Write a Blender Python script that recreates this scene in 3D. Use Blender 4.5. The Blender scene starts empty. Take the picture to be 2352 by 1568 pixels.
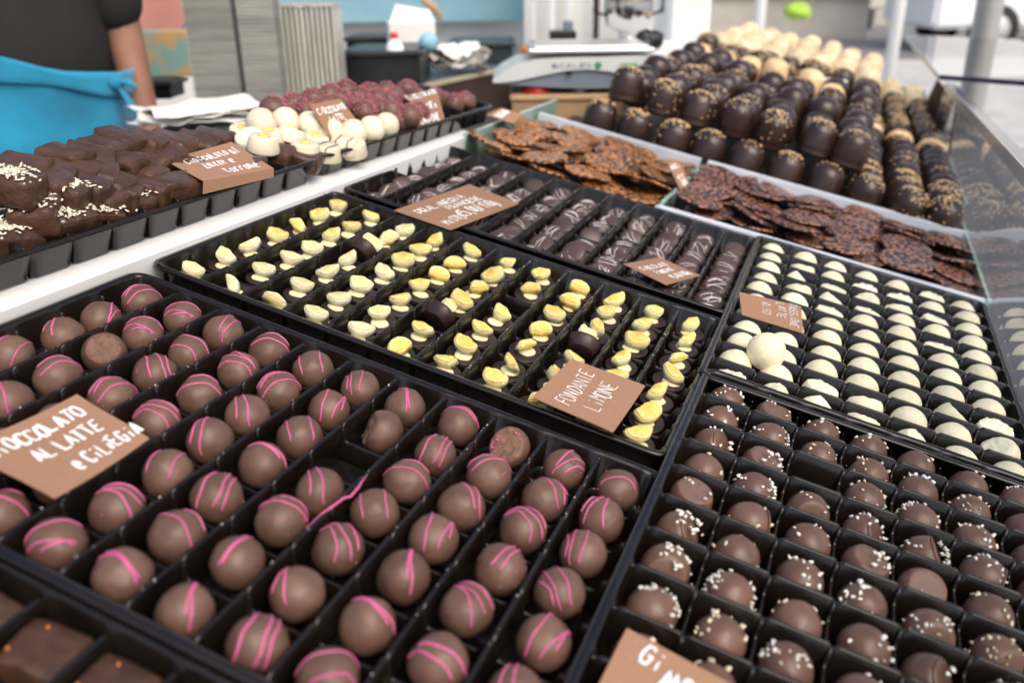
import bpy, bmesh, math, random
from mathutils import Vector, Matrix, noise
random.seed(7)
C = bpy.context.scene.collection
S = bpy.context.scene
R = math.radians
PI = math.pi

# ------------------------------------------------------------------ camera, world, light
# The trays stand on a display that slopes down to the customer: "tray frame" = that plane.
F_PX = 1995.55                                   # focal length for a picture 2352 px wide
CR = Vector((0.9066696374257279, 0.3753291699659941, 0.19255695973642983))
CU = Vector((-0.333561067583015, 0.35844328268196585, 0.8719262740008787))
CW = Vector((-0.25823861594110675, 0.8547785837705658, -0.4501848397758495))
CP = Vector((0.04721133554472203, -0.44059805493778076, 0.3046627248596174))
UP = (-( (1230-1176)/F_PX*CR - (5500-784)/F_PX*CU + CW)).normalized()     # true vertical in the tray frame
D3 = UP.rotation_difference(Vector((0, 0, 1))).to_matrix()
D = Matrix.Translation((0, 0, 0.86)) @ D3.to_4x4()
CAM = D @ CP
WR, WU, WW = D3 @ CR, D3 @ CU, D3 @ CW

cam = bpy.data.cameras.new('camera'); co = bpy.data.objects.new('camera', cam); C.objects.link(co)
m = Matrix((WR, WU, -WW)).transposed().to_4x4(); m.translation = CAM
co.matrix_world = m
cam.sensor_width = 36; cam.lens = F_PX/2352*36
cam.clip_start = 0.02; cam.clip_end = 500
cam.dof.use_dof = True; cam.dof.focus_distance = 0.655; cam.dof.aperture_fstop = 5.2
cam.dof.aperture_blades = 7
S.camera = co

w = bpy.data.worlds.new('World'); S.world = w; w.use_nodes = True
nt = w.node_tree
sky = nt.nodes.new('ShaderNodeTexSky'); sky.sky_type = 'NISHITA'; sky.sun_disc = False
SUN_EL, SUN_AZ = R(50), R(128)
sky.sun_elevation = SUN_EL; sky.sun_rotation = SUN_AZ; sky.air_density = 1.0; sky.dust_density = 4.0; sky.ozone_density = 0.6
bg = nt.nodes['Background']; nt.links.new(sky.outputs[0], bg.inputs[0]); bg.inputs[1].default_value = 0.15
sl = bpy.data.lights.new('sun', 'SUN'); so = bpy.data.objects.new('sun', sl); C.objects.link(so)
sl.energy = 1.1; sl.angle = R(55); sl.color = (1, 0.92, 0.80)
sd = Vector((math.sin(SUN_AZ)*math.cos(SUN_EL), math.cos(SUN_AZ)*math.cos(SUN_EL), math.sin(SUN_EL)))
so.rotation_euler = sd.to_track_quat('Z', 'Y').to_euler()
S.view_settings.view_transform = 'Standard'; S.view_settings.look = 'None'
S.view_settings.exposure = 0.52; S.view_settings.gamma = 1

# ------------------------------------------------------------------ rays
def T(px, py, z=0.0):                            # point of a tray-frame plane seen at a photo position
    d = CW + (px-1176)/F_PX*CR - (py-784)/F_PX*CU
    return CP + (z-CP.z)/d.z*d
def TX(px, py, x):
    d = CW + (px-1176)/F_PX*CR - (py-784)/F_PX*CU
    return CP + (x-CP.x)/d.x*d
def W(px, py, dep):                              # world point at a distance along the view axis
    return CAM + dep*(WW + (px-1176)/F_PX*WR - (py-784)/F_PX*WU)
def WZ(px, py, z):
    d = WW + (px-1176)/F_PX*WR - (py-784)/F_PX*WU
    return CAM + (z-CAM.z)/d.z*d
def pix(p):                                      # tray-frame point -> photo position
    d = Vector(p)-CP; z = d.dot(CW)
    return 1176+F_PX*d.dot(CR)/z, 784-F_PX*d.dot(CU)/z, z
def seen(p, mg=70):
    x, y, z = pix(p)
    return z > 0 and -mg < x < 2352+mg and -mg < y < 1568+mg

# ------------------------------------------------------------------ materials
def mat(name, col, rough=0.5, var=0.0, scale=60.0, bump=0.0, bscale=None, spec=0.5, metal=0.0, col2=None, trans=0.0,
        coat=0.0, sss=0.0, ramp=(0.35, 0.65), dist=0.001, ior=1.45, detail=4.0, sheen=0.0):
    m = bpy.data.materials.new(name); m.use_nodes = True
    n = m.node_tree; b = n.nodes['Principled BSDF']
    b.inputs['Roughness'].default_value = rough; b.inputs['Metallic'].default_value = metal
    b.inputs['Specular IOR Level'].default_value = spec; b.inputs['IOR'].default_value = ior
    b.inputs['Coat Weight'].default_value = coat; b.inputs['Transmission Weight'].default_value = trans
    b.inputs['Sheen Weight'].default_value = sheen
    if sss: b.inputs['Subsurface Weight'].default_value = sss; b.inputs['Subsurface Scale'].default_value = 0.004
    b.inputs['Base Color'].default_value = (*col, 1)
    tc = n.nodes.new('ShaderNodeTexCoord')
    if var or col2:
        oi = n.nodes.new('ShaderNodeObjectInfo'); ad = n.nodes.new('ShaderNodeVectorMath'); ad.operation = 'ADD'
        n.links.new(tc.outputs['Object'], ad.inputs[0]); n.links.new(oi.outputs['Random'], ad.inputs[1])
        nz = n.nodes.new('ShaderNodeTexNoise'); nz.inputs['Scale'].default_value = scale; nz.inputs['Detail'].default_value = detail
        n.links.new(ad.outputs[0], nz.inputs['Vector'])
        cr = n.nodes.new('ShaderNodeValToRGB'); cr.color_ramp.elements[0].position = ramp[0]; cr.color_ramp.elements[1].position = ramp[1]
        c2 = col2 if col2 else tuple(min(1, c*(1+var)) for c in col)
        c1 = col if col2 else tuple(c*(1-var) for c in col)
        cr.color_ramp.elements[0].color = (*c1, 1); cr.color_ramp.elements[1].color = (*c2, 1)
        n.links.new(nz.outputs['Fac'], cr.inputs['Fac'])
        hs = n.nodes.new('ShaderNodeHueSaturation'); mr = n.nodes.new('ShaderNodeMapRange')
        mr.inputs['To Min'].default_value = 0.88; mr.inputs['To Max'].default_value = 1.12
        n.links.new(oi.outputs['Random'], mr.inputs['Value']); n.links.new(mr.outputs[0], hs.inputs['Value'])
        n.links.new(cr.outputs[0], hs.inputs['Color']); n.links.new(hs.outputs[0], b.inputs['Base Color'])
    if bump:
        nb = n.nodes.new('ShaderNodeTexNoise'); nb.inputs['Scale'].default_value = bscale or scale*3; nb.inputs['Detail'].default_value = 5
        bp = n.nodes.new('ShaderNodeBump'); bp.inputs['Strength'].default_value = bump; bp.inputs['Distance'].default_value = dist
        n.links.new(tc.outputs['Object'], nb.inputs['Vector']); n.links.new(nb.outputs['Fac'], bp.inputs['Height'])
        n.links.new(bp.outputs[0], b.inputs['Normal'])
    return m
M = dict(
 milk=mat('milk_chocolate', (0.130, 0.070, 0.049), 0.40, 0.16, 70, 0.35, 240, dist=0.0006, spec=0.45),
 milkcut=mat('milk_chocolate_broken', (0.17, 0.085, 0.055), 0.6, 0.25, 300, 0.8, 700, dist=0.001),
 nutmilk=mat('milk_chocolate_glossy', (0.138, 0.072, 0.050), 0.34, 0.16, 80, 0.2, 200, dist=0.0006, spec=0.5),
 nutcut=mat('milk_chocolate_plate', (0.175, 0.100, 0.075), 0.5, 0.08, 90, 0.3, 300),
 torr=mat('chocolate_coating', (0.072, 0.034, 0.020), 0.36, 0.25, 90, 0.7, 150, dist=0.002, spec=0.5),
 dark=mat('dark_chocolate', (0.036, 0.019, 0.015), 0.38, 0.2, 120, 0.4, 500, dist=0.0007),
 darkdisc=mat('dark_chocolate_disc', (0.078, 0.049, 0.042), 0.30, 0.15, 60, 0.2, 150, dist=0.001),
 kiss=mat('dark_chocolate_shell', (0.033, 0.017, 0.013), 0.27, 0.15, 60, 0.3, 90, dist=0.001, spec=0.6),
 cream=mat('blonde_chocolate_shell', (0.78, 0.56, 0.30), 0.35, 0.10, 60, 0.2, 90, dist=0.001, sss=0.1),
 pale=mat('pale_nut_shell', (0.74, 0.62, 0.42), 0.4, 0.2, 90, 0.4, 200, dist=0.001, sss=0.1),
 white=mat('white_chocolate', (0.88, 0.80, 0.55), 0.55, 0.05, 200, 0.9, 1500, dist=0.0009, sss=0.15),
 whitesm=mat('white_chocolate_smooth', (0.74, 0.67, 0.50), 0.45, 0.05, 80, 0.15, 300, dist=0.0006, sss=0.1),
 whitecut=mat('white_chocolate_broken', (0.89, 0.83, 0.60), 0.6, 0.05, 200, 0.6, 500, dist=0.001),
 pink=mat('pink_icing', (0.56, 0.115, 0.25), 0.45, 0.08, 300),
 crumbpink=mat('raspberry_crumb', (0.30, 0.06, 0.09), 0.6, 0.35, 900, col2=(0.46, 0.15, 0.19)),
 nut=mat('nut_crumb', (0.78, 0.68, 0.46), 0.6, 0.15, 900),
 nutw=mat('sugar_crumb', (0.84, 0.80, 0.70), 0.6, 0.08, 900),
 nutg=mat('caramel_crumb', (0.58, 0.36, 0.15), 0.45, 0.4, 1200, col2=(0.80, 0.58, 0.30)),
 flake=mat('almond_flake', (0.80, 0.74, 0.58), 0.6, 0.12, 900),
 jelly=mat('lemon_jelly', (0.86, 0.58, 0.11), 0.40, 0, 400, 0.8, 1400, col2=(0.88, 0.70, 0.24), dist=0.0012, sss=0.35),
 rind=mat('lemon_rind', (0.84, 0.76, 0.36), 0.5, 0, 500, 1.0, 1500, col2=(0.87, 0.82, 0.56), dist=0.0012, sss=0.25),
 pjelly=mat('sugared_jelly', (0.86, 0.68, 0.24), 0.6, 0, 400, 1.0, 1500, col2=(0.88, 0.80, 0.48), dist=0.0012, sss=0.3),
 prind=mat('sugared_rind', (0.88, 0.84, 0.56), 0.65, 0, 500, 1.0, 1500, col2=(0.92, 0.90, 0.74), dist=0.0012, sss=0.2),
 icing=mat('cream_filling', (0.88, 0.80, 0.46), 0.35, 0.04, 80, sss=0.2),
 line=mat('white_icing', (0.74, 0.68, 0.64), 0.45, 0.05, 300),
 tray=mat('brown_plastic', (0.0085, 0.0060, 0.0044), 0.20, 0.35, 25, 0.3, 55, dist=0.001, spec=0.55),
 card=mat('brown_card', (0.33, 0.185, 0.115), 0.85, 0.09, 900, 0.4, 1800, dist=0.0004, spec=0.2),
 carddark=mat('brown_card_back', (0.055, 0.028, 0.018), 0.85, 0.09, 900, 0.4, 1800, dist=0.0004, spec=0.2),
 ink=mat('white_ink', (0.86, 0.84, 0.82), 0.6),
 shelf=mat('white_laminate', (0.80, 0.79, 0.77), 0.42, 0.03, 8, 0.1, 200, dist=0.0004),
 base=mat('dark_base', (0.03, 0.027, 0.025), 0.5, 0.2, 20),
 acryl=mat('pale_acrylic', (0.62, 0.66, 0.72), 0.12, 0.05, 30, spec=0.6),
 floret=mat('caramel_seeds', (0.030, 0.010, 0.005), 0.30, 0, 190, 1.0, 260, col2=(0.56, 0.22, 0.05), ramp=(0.47, 0.55), dist=0.004, detail=2.0, coat=0.3),
 floret2=mat('dark_caramel_seeds', (0.022, 0.009, 0.007), 0.26, 0, 200, 1.0, 260, col2=(0.38, 0.16, 0.09), ramp=(0.47, 0.57), dist=0.004, detail=2.0, coat=0.4),
 greenglass=mat('green_glass_edge', (0.30, 0.46, 0.40), 0.12, 0, 30, spec=0.7),
 apron=mat('blue_cloth', (0.010, 0.225, 0.38), 0.85, 0.25, 9, 0.6, 400, sheen=0.3),
 shirt=mat('charcoal_cloth', (0.022, 0.021, 0.020), 0.9, 0.15, 12, 0.4, 600),
 skin=mat('skin', (0.33, 0.165, 0.11), 0.5, 0.06, 30, sss=0.15),
 jeans=mat('dark_trousers', (0.02, 0.025, 0.04), 0.9, 0.15, 20),
 hair=mat('brown_hair', (0.04, 0.022, 0.012), 0.6, 0.3, 200),
 tub=mat('grey_plastic', (0.33, 0.325, 0.285), 0.30, 0.12, 12, spec=0.6),
 tub2=mat('pale_grey_plastic', (0.52, 0.51, 0.45), 0.30, 0.10, 12, spec=0.6),
 paper=mat('white_paper', (0.74, 0.72, 0.67), 0.8, 0.05, 30, 0.5, 60, dist=0.004),
 black=mat('black_plastic', (0.012, 0.014, 0.014), 0.38, 0.3, 20),
 dgreen=mat('dark_green_metal', (0.022, 0.04, 0.038), 0.35, 0.15, 20),
 brownpanel=mat('brown_laminate', (0.055, 0.034, 0.028), 0.6, 0.10, 12),
 edge=mat('edge_trim', (0.50, 0.44, 0.30), 0.5),
 counter=mat('slate_counter', (0.085, 0.11, 0.135), 0.4, 0.15, 8),
 wood=mat('light_wood', (0.42, 0.27, 0.14), 0.55, 0.15, 14),
 scale=mat('scale_plastic', (0.62, 0.63, 0.61), 0.35, 0.04, 20),
 scaleg=mat('scale_grey', (0.16, 0.19, 0.23), 0.45, 0.06, 20),
 steel=mat('brushed_steel', (0.62, 0.61, 0.59), 0.28, 0.06, 20, metal=0.9),
 chrome=mat('chrome', (0.6, 0.6, 0.6), 0.08, metal=1.0),
 red=mat('red_plastic', (0.62, 0.035, 0.03), 0.4), green=mat('green_sticker', (0.02, 0.30, 0.10), 0.5),
 wall=mat('white_panel', (0.84, 0.82, 0.77), 0.7, 0.03, 3), banner=mat('blue_banner', (0.24, 0.46, 0.60), 0.7, 0, 2.5, col2=(0.36, 0.64, 0.66)),
 wallw=mat('bright_panel', (0.80, 0.81, 0.80), 0.6, 0.02, 3),
 pinkwall=mat('pink_panel', (0.44, 0.19, 0.155), 0.8, 0.10, 6), blue=mat('blue_plastic', (0.03, 0.10, 0.42), 0.4),
 lime=mat('lime_fabric', (0.36, 0.55, 0.07), 0.7, 0.1, 20), orange=mat('orange_plastic', (0.70, 0.20, 0.05), 0.4),
 mixed=mat('printed_paper', (0.50, 0.30, 0.12), 0.7, 0, 16, col2=(0.20, 0.34, 0.30), ramp=(0.45, 0.55)),
 pole=mat('grey_pole', (0.50, 0.50, 0.48), 0.35, 0.05, 5, metal=0.3), asphalt=mat('asphalt', (0.24, 0.24, 0.24), 0.9, 0.2, 6, 0.5, 60),
 paving=mat('paving', (0.46, 0.45, 0.43), 0.85, 0.15, 3, 0.4, 40), van=mat('white_paint', (0.80, 0.81, 0.82), 0.22, 0.02, 1, coat=0.5),
 carglass=mat('car_window', (0.02, 0.03, 0.035), 0.05), rubber=mat('rubber', (0.02, 0.02, 0.02), 0.8),
 ledge=mat('grey_backing', (0.10, 0.105, 0.12), 0.35, 0.1, 8), facade=mat('facade_plaster', (0.52, 0.49, 0.43), 0.9, 0.1, 2), purple=mat('acrylic_edge', (0.035, 0.035, 0.075), 0.15, 0.3, 60, spec=0.6),  # ledge: grey of the added slab that darkens the view through the pane
 aedge=mat('acrylic_side', (0.50, 0.50, 0.48), 0.25, 0.10, 60),
)
def glass(name, tint, rough=0.0, ior=1.55):
    m = bpy.data.materials.new(name); m.use_nodes = True; n = m.node_tree
    n.nodes.remove(n.nodes['Principled BSDF'])
    out = n.nodes['Material Output']; mx = n.nodes.new('ShaderNodeMixShader'); fr = n.nodes.new('ShaderNodeFresnel')
    tr = n.nodes.new('ShaderNodeBsdfTransparent'); gl = n.nodes.new('ShaderNodeBsdfGlossy')
    fr.inputs[0].default_value = ior; tr.inputs[0].default_value = (*tint, 1); gl.inputs['Roughness'].default_value = rough
    ge = n.nodes.new('ShaderNodeNewGeometry'); iv_ = n.nodes.new('ShaderNodeMath'); iv_.operation = 'SUBTRACT'; iv_.inputs[0].default_value = 1.0
    n.links.new(ge.outputs['Backfacing'], iv_.inputs[1]); mu = n.nodes.new('ShaderNodeMath'); mu.operation = 'MULTIPLY'
    n.links.new(fr.outputs[0], mu.inputs[0]); n.links.new(iv_.outputs[0], mu.inputs[1]); n.links.new(mu.outputs[0], mx.inputs[0]); n.links.new(tr.outputs[0], mx.inputs[1]); n.links.new(gl.outputs[0], mx.inputs[2])
    n.links.new(mx.outputs[0], out.inputs[0])
    return m
M['glass'] = glass('clear_glass', (0.92, 0.94, 0.94), ior=1.9)
M['smoke'] = glass('guard_glass', (0.93, 0.95, 0.96), ior=1.9)

# ------------------------------------------------------------------ mesh helpers
def link(name, me, parent=None, mw=None):
    o = bpy.data.objects.new(name, me); C.objects.link(o)
    if parent is not None: o.parent = parent
    if mw is not None: o.matrix_local = mw
    return o
def mesh(name, bm, mats, smooth=True):
    me = bpy.data.meshes.new(name)
    bmesh.ops.recalc_face_normals(bm, faces=bm.faces)
    bm.to_mesh(me); bm.free()
    if not isinstance(mats, (list, tuple)): mats = [mats]
    for q in mats: me.materials.append(q)
    if smooth: me.polygons.foreach_set('use_smooth', [True]*len(me.polygons))
    return me
def tag(o, label, cat, group=None):
    o['label'] = label; o['category'] = cat
    if group: o['group'] = group
    return o
def struct(o): o['kind'] = 'structure'; return o
def empty(name, mw): 
    o = bpy.data.objects.new(name, None); C.objects.link(o); o.empty_display_size = 0.01; o.matrix_world = mw; return o
def box(bm, c, s, rot=None, mi=0, bev=0.0):
    mt = Matrix.Translation(c)
    if rot is not None: mt = mt @ rot.to_4x4()
    r = bmesh.ops.create_cube(bm, size=1.0, matrix=mt @ Matrix.Diagonal((*s, 1)))
    fs = {f for v in r['verts'] for f in v.link_faces}
    for f in fs: f.material_index = mi
    if bev:
        es = {e for v in r['verts'] for e in v.link_edges}
        bmesh.ops.bevel(bm, geom=list(es), offset=bev, segments=2, affect='EDGES', profile=0.5)
def lathe(bm, prof, n=24, mi=0, mt=None, wob=0):
    rings = []
    for r, z in prof:
        ring = []
        for k in range(n):
            a = 2*PI*k/n; rr = r*(1+wob*noise.noise(Vector((math.cos(a)*1.5, math.sin(a)*1.5, z*30+wob*7))))
            v = Vector((rr*math.cos(a), rr*math.sin(a), z))
            ring.append(bm.verts.new(mt @ v if mt else v))
        rings.append(ring)
    for a, b in zip(rings, rings[1:]):
        for k in range(n):
            f = bm.faces.new((a[k], a[(k+1) % n], b[(k+1) % n], b[k])); f.material_index = mi
    for ring, rv in ((rings[0], True), (rings[-1], False)):
        f = bm.faces.new(ring[::-1] if rv else ring); f.material_index = mi
def tube(bm, pts, r, n=6, mi=0, flat=1.0, up=None, taper=True):
    rings = []; N = len(pts)
    for i, p in enumerate(pts):
        d = (pts[min(i+1, N-1)]-pts[max(i-1, 0)]).normalized()
        u = (up(p) if up else Vector((0, 0, 1))); u = (u-d*u.dot(d))
        if u.length < 1e-6: u = d.orthogonal()
        u.normalize(); s = d.cross(u)
        rr = r*(0.55 if taper and i in (0, N-1) else 1)
        rings.append([bm.verts.new(p+rr*(math.cos(2*PI*k/n)*s+flat*math.sin(2*PI*k/n)*u)) for k in range(n)])
    for a, b in zip(rings, rings[1:]):
        for k in range(n): f = bm.faces.new((a[k], a[(k+1) % n], b[(k+1) % n], b[k])); f.material_index = mi
    f = bm.faces.new(rings[0][::-1]); f.material_index = mi
    f = bm.faces.new(rings[-1]); f.material_index = mi
def blob(bm, p, r, sub=1, mi=0, sq=(1, 1, 1), rot=None, jit=0.25):
    mt = Matrix.Translation(p) @ (rot.to_4x4() if rot else Matrix.Identity(4)) @ Matrix.Diagonal((*sq, 1))
    q = bmesh.ops.create_icosphere(bm, subdivisions=sub, radius=r, matrix=mt)
    for v in q['verts']:
        v.co += Vector((random.uniform(-1, 1), random.uniform(-1, 1), random.uniform(-1, 1)))*r*jit
    for f in {f for v in q['verts'] for f in v.link_faces}: f.material_index = mi
def rrot(): return Matrix.Rotation(random.uniform(0, 2*PI), 3, Vector((random.gauss(0, 1), random.gauss(0, 1), random.gauss(0, 1))).normalized())
def ball_bm(r, seed, amp=0.02, sub=4, sag=0.0):
    bm = bmesh.new(); bmesh.ops.create_icosphere(bm, subdivisions=sub, radius=r)
    o = Vector((seed*3.1, seed*1.7, 0))
    for v in bm.verts:
        n = v.co.normalized(); v.co *= 1+amp*noise.noise(n*1.6+o)+amp*0.35*noise.noise(n*5+o)+amp*0.12*noise.noise(n*14+o)
        if sag: v.co.z *= (1-sag)
    return bm
def cut(bm, p, n, mi, rough=0.0, seed=0):
    r = bmesh.ops.bisect_plane(bm, geom=bm.verts[:]+bm.edges[:]+bm.faces[:], plane_co=p, plane_no=n, clear_outer=True)
    es = [e for e in r['geom_cut'] if isinstance(e, bmesh.types.BMEdge)]
    f = bmesh.ops.contextual_create(bm, geom=es)['faces']
    for q in f: q.material_index = mi; q.smooth = False
    if rough:
        pk = bmesh.ops.poke(bm, faces=f)
        es = {e for q in pk['faces'] for e in q.edges if pk['verts'][0] in e.verts}
        bmesh.ops.subdivide_edges(bm, edges=list(es), cuts=3)
        n = Vector(n).normalized()
        for v in bm.verts:
            dd = (v.co-Vector(p)).dot(n)
            if abs(dd) < 1e-5: v.co += n*rough*(noise.noise(v.co*260+Vector((seed, 0, 0))))
        for q in bm.faces:
            if abs(q.normal.dot(n)) > 0.75 and abs((q.calc_center_median()-Vector(p)).dot(n)) < rough*1.3: q.material_index = mi

ORD = ['first', 'second', 'third', 'fourth', 'fifth', 'sixth', 'seventh', 'eighth', 'ninth', 'tenth', 'eleventh', 'twelfth', 'thirteenth',
       'fourteenth', 'fifteenth', 'sixteenth', 'seventeenth', 'eighteenth', 'nineteenth', 'twentieth', 'twenty-first', 'twenty-second', 'twenty-third',
       'twenty-fourth', 'twenty-fifth', 'twenty-sixth', 'twenty-seventh', 'twenty-eighth', 'twenty-ninth', 'thirtieth']
A, B = 0.036, 0.03476                             # pitch of the moulded cells
ZF, ZR0 = -0.0148, 0.0066                          # cell floor and rim height, from the middle of a chocolate

# ------------------------------------------------------------------ setting
def plane_obj(name, size, z, material, loc=(0, 0)):
    bm = bmesh.new(); bmesh.ops.create_grid(bm, x_segments=4, y_segments=4, size=size)
    o = link(name, mesh(name, bm, material, False)); o.location = (loc[0], loc[1], z); return struct(o)
plane_obj('ground', 200, 0.0, M['paving'])
bm = bmesh.new(); p0 = W(1900, 60, 14)
fw = Vector((WW.x, WW.y, 0)).normalized(); rt = Vector((WR.x, WR.y, 0)).normalized()
FR = Matrix((rt, fw, Vector((0, 0, 1)))).transposed()
def WF(p, rot=0): 
    return Matrix.Translation(p) @ (FR @ Matrix.Rotation(rot, 3, 'Z')).to_4x4()
bmesh.ops.create_grid(bm, x_segments=2, y_segments=2, size=1)
o = link('road', mesh('road', bm, M['asphalt'], False)); o.matrix_world = WF(Vector((CAM.x, CAM.y, 0.004))+fw*17) @ Matrix.Diagonal((60, 4.5, 1, 1)); struct(o)

# ------------------------------------------------------------------ display case
def dobj(name, bm, material, smooth=False, parent=None):
    o = link(name, mesh(name, bm, material, smooth), parent)
    if parent is None: o.matrix_world = D
    return o
case = empty('display_case', D); tag(case, 'sloping display counter with dark floor carrying all the chocolate trays', 'display counter')
bm = bmesh.new(); box(bm, (-0.06, 1.15, -0.030), (0.655, 3.6, 0.018)); link('case_floor', mesh('case_floor', bm, M['base'], False), case)
bm = bmesh.new(); box(bm, (-0.125, 1.15, -0.29), (0.80, 3.3, 0.50)); link('cabinet', mesh('cabinet', bm, M['brownpanel'], False), case)
SH = empty('white_shelf', D); tag(SH, 'raised white laminate shelf left of the sunken trays', 'shelf')
for y0, y1 in ((-0.55, 0.2745), (0.2765, 0.632)):
    bm = bmesh.new(); box(bm, (-0.4585, (y0+y1)/2, -0.004), (0.137, y1-y0, 0.038), bev=0.0012)
    link('shelf_board', mesh('shelf_board', bm, M['shelf'], False), SH)
ZS = 0.0155                                      # top of the white shelf

# ------------------------------------------------------------------ moulded trays
def tray_parts(nx=11, ny=7, ZR=0.0080, k=8):
    hx, hy, rc = nx*A/2+0.0012, ny*B/2+0.0012, 0.006
    pts = []
    def side(p, q, n, nrm):
        for i in range(n*k):
            t = i/(n*k); g = abs((t*n) % 1.0); g = min(g, 1-g)*n_len
            pts.append((p.lerp(q, t), nrm, max(0.0, 1-g/0.0032)))
    cs = [Vector((-hx, -hy, 0)), Vector((hx, -hy, 0)), Vector((hx, hy, 0)), Vector((-hx, hy, 0))]
    for i in range(4):
        p, q = cs[i], cs[(i+1) % 4]; d = (q-p).normalized(); n = Vector((d.y, -d.x, 0))
        n_len = A if i % 2 == 0 else B
        side(p+d*rc, q-d*rc, nx if i % 2 == 0 else ny, n)
        d2 = Vector((-n.x, -n.y, 0)); c = q-d*rc-n*rc
        nn = Vector((d.x, d.y, 0))
        for j in range(1, 6):
            a = PI/2*j/6; dr = n*math.cos(a)+nn*math.sin(a)
            pts.append((c+dr*rc, dr, 0.0))
    levels = [(-0.0030, ZF-0.0012, 1), (-0.0015, ZF, 1), (0.0, ZR-0.0015, 0.55), (0.0008, ZR, 0.1), (0.0035, ZR+0.0004, 0), (0.0058, ZR-0.0002, 0), (0.0064, ZR-0.0022, 0)]
    bm = bmesh.new(); rings = []
    for off, z, g in levels:
        rings.append([bm.verts.new(p+n*(off-0.0026*gr*g)+Vector((0, 0, z))) for p, n, gr in pts])
    N = len(pts)
    for a, b in zip(rings, rings[1:]):
        for i in range(N): bm.faces.new((a[i], a[(i+1) % N], b[(i+1) % N], b[i]))
    bm.faces.new(rings[0][::-1])
    shell = mesh('tray_shell', bm, M['tray'])
    def wall(L, pitch, nj, top, dipz, dipw, wt, wb, sag=0.0):
        bm = bmesh.new(); rings = []; n = int(L/0.0012)
        for i in range(n+1):
            s = -L/2+L*i/n; c = (s+L/2)/pitch; g = abs(c-round(c))*pitch
            q = min(1, max(0, g-.001)/0.0042); z = top-sag*q*q*(3-2*q)
            if 0 < round(c) < nj:
                t = min(1, max(0, (g-dipw*0.25)/(dipw*0.75))); t = t*t*(3-2*t); z = dipz+(z-dipz)*t
            else:
                t = min(1, g/0.003); z = z-0.0018*(1-t)
            rings.append([bm.verts.new((s, y, zz)) for y, zz in ((-wb, ZF), (-wt, z-0.0006), (-wt*0.5, z), (wt*0.5, z), (wt, z-0.0006), (wb, ZF))])
        for a, b in zip(rings, rings[1:]):
            for k_ in range(5): bm.faces.new((a[k_], a[k_+1], b[k_+1], b[k_]))
        return bm
    long_ = mesh('long_divider', wall(ny*B+0.001, B, ny, ZR-0.0008, ZR-0.0028, 0.0022, 0.0012, 0.0016), M['tray'])
    short = mesh('cross_divider', wall(nx*A+0.001, A, nx, ZR-0.0026, ZR-0.0030, 0.0018, 0.0011, 0.0016, 0.0095), M['tray'])
    return shell, long_, short
TP_LOW = tray_parts(ZR=0.0094); TP_HIGH = tray_parts(ZR=0.0118); TP_NARROW = tray_parts(ny=3, ZR=0.0085)
def tray(mt, label, parts=TP_LOW, ny=7):
    e = empty('praline_tray', D @ mt); tag(e, label, 'tray', 'brown plastic praline trays')
    sh = link('tray_shell', parts[0], e); s = sh.modifiers.new('s', 'SOLIDIFY'); s.thickness = 0.0006; s.offset = -1
    for i in range(1, 11): link('long_divider', parts[1], e, Matrix.Translation((-5.5*A+i*A, 0, 0)) @ Matrix.Rotation(PI/2, 4, 'Z'))
    for j in range(1, ny): link('cross_divider', parts[2], e, Matrix.Translation((0, -ny*B/2+j*B, 0)))
    return e
def rotz(a): return Matrix.Rotation(a, 4, 'Z')
TM = {}
TM[1] = Matrix.Translation((-5*A, -3*B, 0)) @ rotz(0.010)
TM[2] = Matrix.Translation((-0.0093, 0.2761, 0)) @ rotz(0.018) @ Matrix.Translation((-5*A, -3*B, 0))
TM[3] = Matrix.Translation((-0.1915, 0.4405, 0)) @ rotz(0.024)
TM[4] = Matrix.Translation((0.04035, 0.16628, 0)) @ rotz(0.01217) @ Matrix.Translation((3*B, -5*A, 0)) @ rotz(PI/2)
TM[5] = Matrix.Translation((0.02791, 0.55698, 0)) @ rotz(0.02227) @ Matrix.Translation((3*B, -5*A, 0)) @ rotz(PI/2)
TM[6] = Matrix.Translation((-0.4610, 0.0745, ZS-ZF+0.0022)) @ rotz(PI/2)
TM[7] = Matrix.Translation((-0.4600, 0.501, ZS-ZF+0.0022)) @ rotz(PI/2-0.018)
TM[0] = Matrix.Translation((-5*A+0.004, -0.358, -0.004)) @ rotz(0.0)
tray(TM[1], 'brown plastic tray holding the pink striped milk truffles')
tray(TM[2], 'brown plastic tray holding the lemon jelly pralines')
tray(TM[3], 'brown plastic tray holding dark discs with white icing lines')
tray(TM[4], 'brown plastic tray of nut sprinkled milk truffles at the bottom right', TP_HIGH)
tray(TM[5], 'brown plastic tray full of ivory white truffles', TP_HIGH)
tray(TM[6], 'deep brown tray of nougat chunks on the white shelf', TP_NARROW, 3)
tray(TM[7], 'brown tray of white and raspberry truffles on the far end of the shelf', TP_NARROW, 3)
tray(TM[0], 'blurred brown tray in the bottom left corner with square chocolates')

def place(parts, name, mt, label, cat, group):
    """a thing = Empty + its part meshes [(part name, mesh)]"""
    e = empty(name, D @ mt); tag(e, label, cat, group)
    for pn, me in parts: link(pn, me, e)
    return e
def single(name, me, mt, label, cat, group):
    o = link(name, me); o.matrix_world = D @ mt; return tag(o, label, cat, group)
def onsphere(v, r, amp, seed):
    n = v.normalized(); o = Vector((seed*3.1, seed*1.7, 0))
    return n*r*(1+amp*noise.noise(n*1.6+o)+amp*0.35*noise.noise(n*5+o))

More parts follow.
